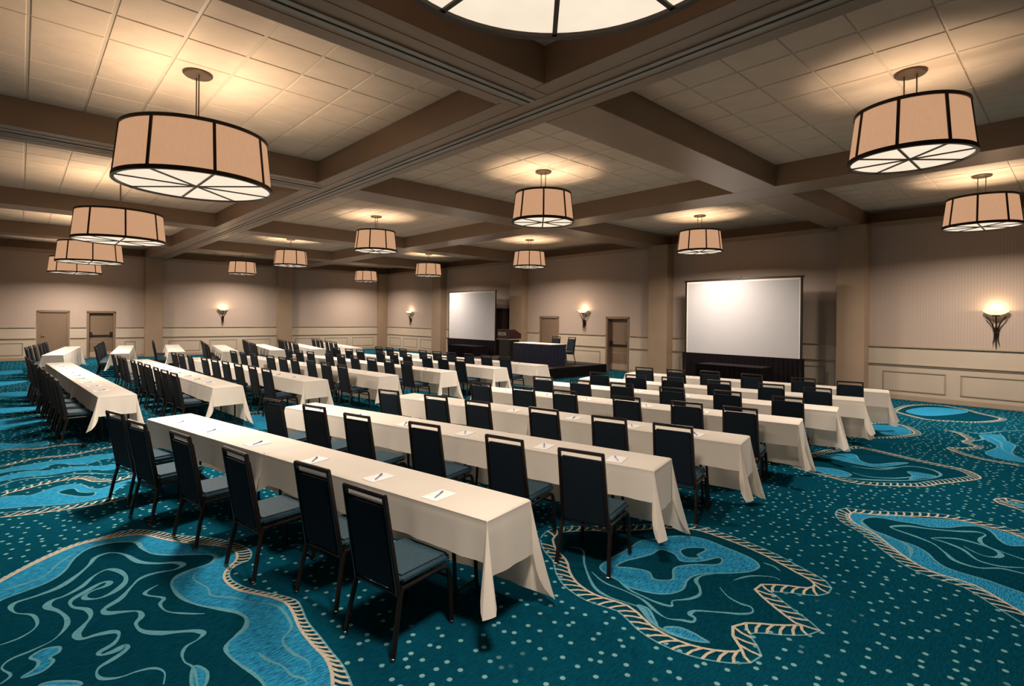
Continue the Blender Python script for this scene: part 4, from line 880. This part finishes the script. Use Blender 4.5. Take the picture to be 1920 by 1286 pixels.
# ------------------------------------------------------------------ projection screens with dress skirts, draped tables
def make_screen(y0, y1, label, seed):
    z0, z1 = .955, 3.235; t = thing('projection_screen', label, 'screen', (15.75, (y0 + y1) / 2, 0), 0, 'projection screens')
    h = (y1 - y0) / 2
    part('screen_surface', MB().box(-.006, .0, -h + .05, h - .05, z0, z1 - .05), 'screen', t)
    for s in (-1, 1): part('screen_border', MB().box(-.008, -.002, s * (h - .045) - .015, s * (h - .045) + .015, z0, z1 - .03), 'border', t)
    part('screen_border', MB().box(-.0085, -.002, -h + .03, h - .03, z1 - .075, z1 - .03), 'border', t)
    for s in (-1, 1):
        part('side_post', MB().box(-.02, .03, s * h - .025, s * h + .025, .0, z1), 'black', t)
        part('foot', MB().box(-.45, .40, s * h - .03, s * h + .03, .0, .05), 'black', t, bevel=.01)
    for s in (-1, 1): part('top_bar', MB().bar((.005, s * (h + .06), z1), (.005, 0, z1 + .03), .05, .05), 'black', t)
    part('top_hinge', MB().box(-.03, .04, -.06, .06, z1 + .01, z1 + .075), 'black', t, bevel=.01)
    part('bottom_bar', MB().box(-.02, .03, -h, h, z0 - .05, z0), 'black', t)
    part('dress_skirt', pleats([(-.03, h + .10), (-.03, -h - .10)], .01, z0 + .01, .02, .13, .03, seed), 'velour', t)
    return t
make_screen(5.30, 8.75, 'white projection screen on black skirted frame at right, near the column', 3)
make_screen(18.11, 21.64, 'white projection screen on black skirted frame beside the lectern', 4)
def draped(y, label, seed):
    t = thing('draped_table', label, 'table', (14.72, y, 0), 0, 'black draped tables')
    part('tabletop', MB().box(-.37, .37, -.90, .90, .70, .73), 'plywood', t)
    part('drape_top', MB().box(-.385, .385, -.915, .915, .715, .748), 'velour', t, bevel=.008)
    part('drape', pleats([(.39, -.92), (-.39, -.92), (-.39, .92), (.39, .92), (.39, -.91)][::-1], .008, .735, .018, .14, .03, seed), 'velour', t)
    for s in (-1, 1):
        for q in (-1, 1): part('leg', MB().tube([(q * .28, s * .7, .70), (q * .30, s * .74, .004)], .015, 8), 'steel', t)
draped(6.72, 'black draped table in front of the right-hand screen', 5)
draped(18.80, 'black draped table in front of the far screen', 6)
cb = thing('storage_cabinet', 'tall dark brown cabinet partly hidden behind the far screen', 'cabinet', (16.45, 18.45, 0))
part('cabinet_body', MB().box(-.20, .25, -.25, .45, .0, 2.34), 'cab', cb, bevel=.006)
part('cabinet_crown', MB().box(-.24, .27, -.29, .49, 2.34, 2.44), 'cab', cb, bevel=.015)
part('cabinet_door', MB().box(-.215, -.20, -.21, .41, .12, 2.26), 'cab', cb, bevel=.005)
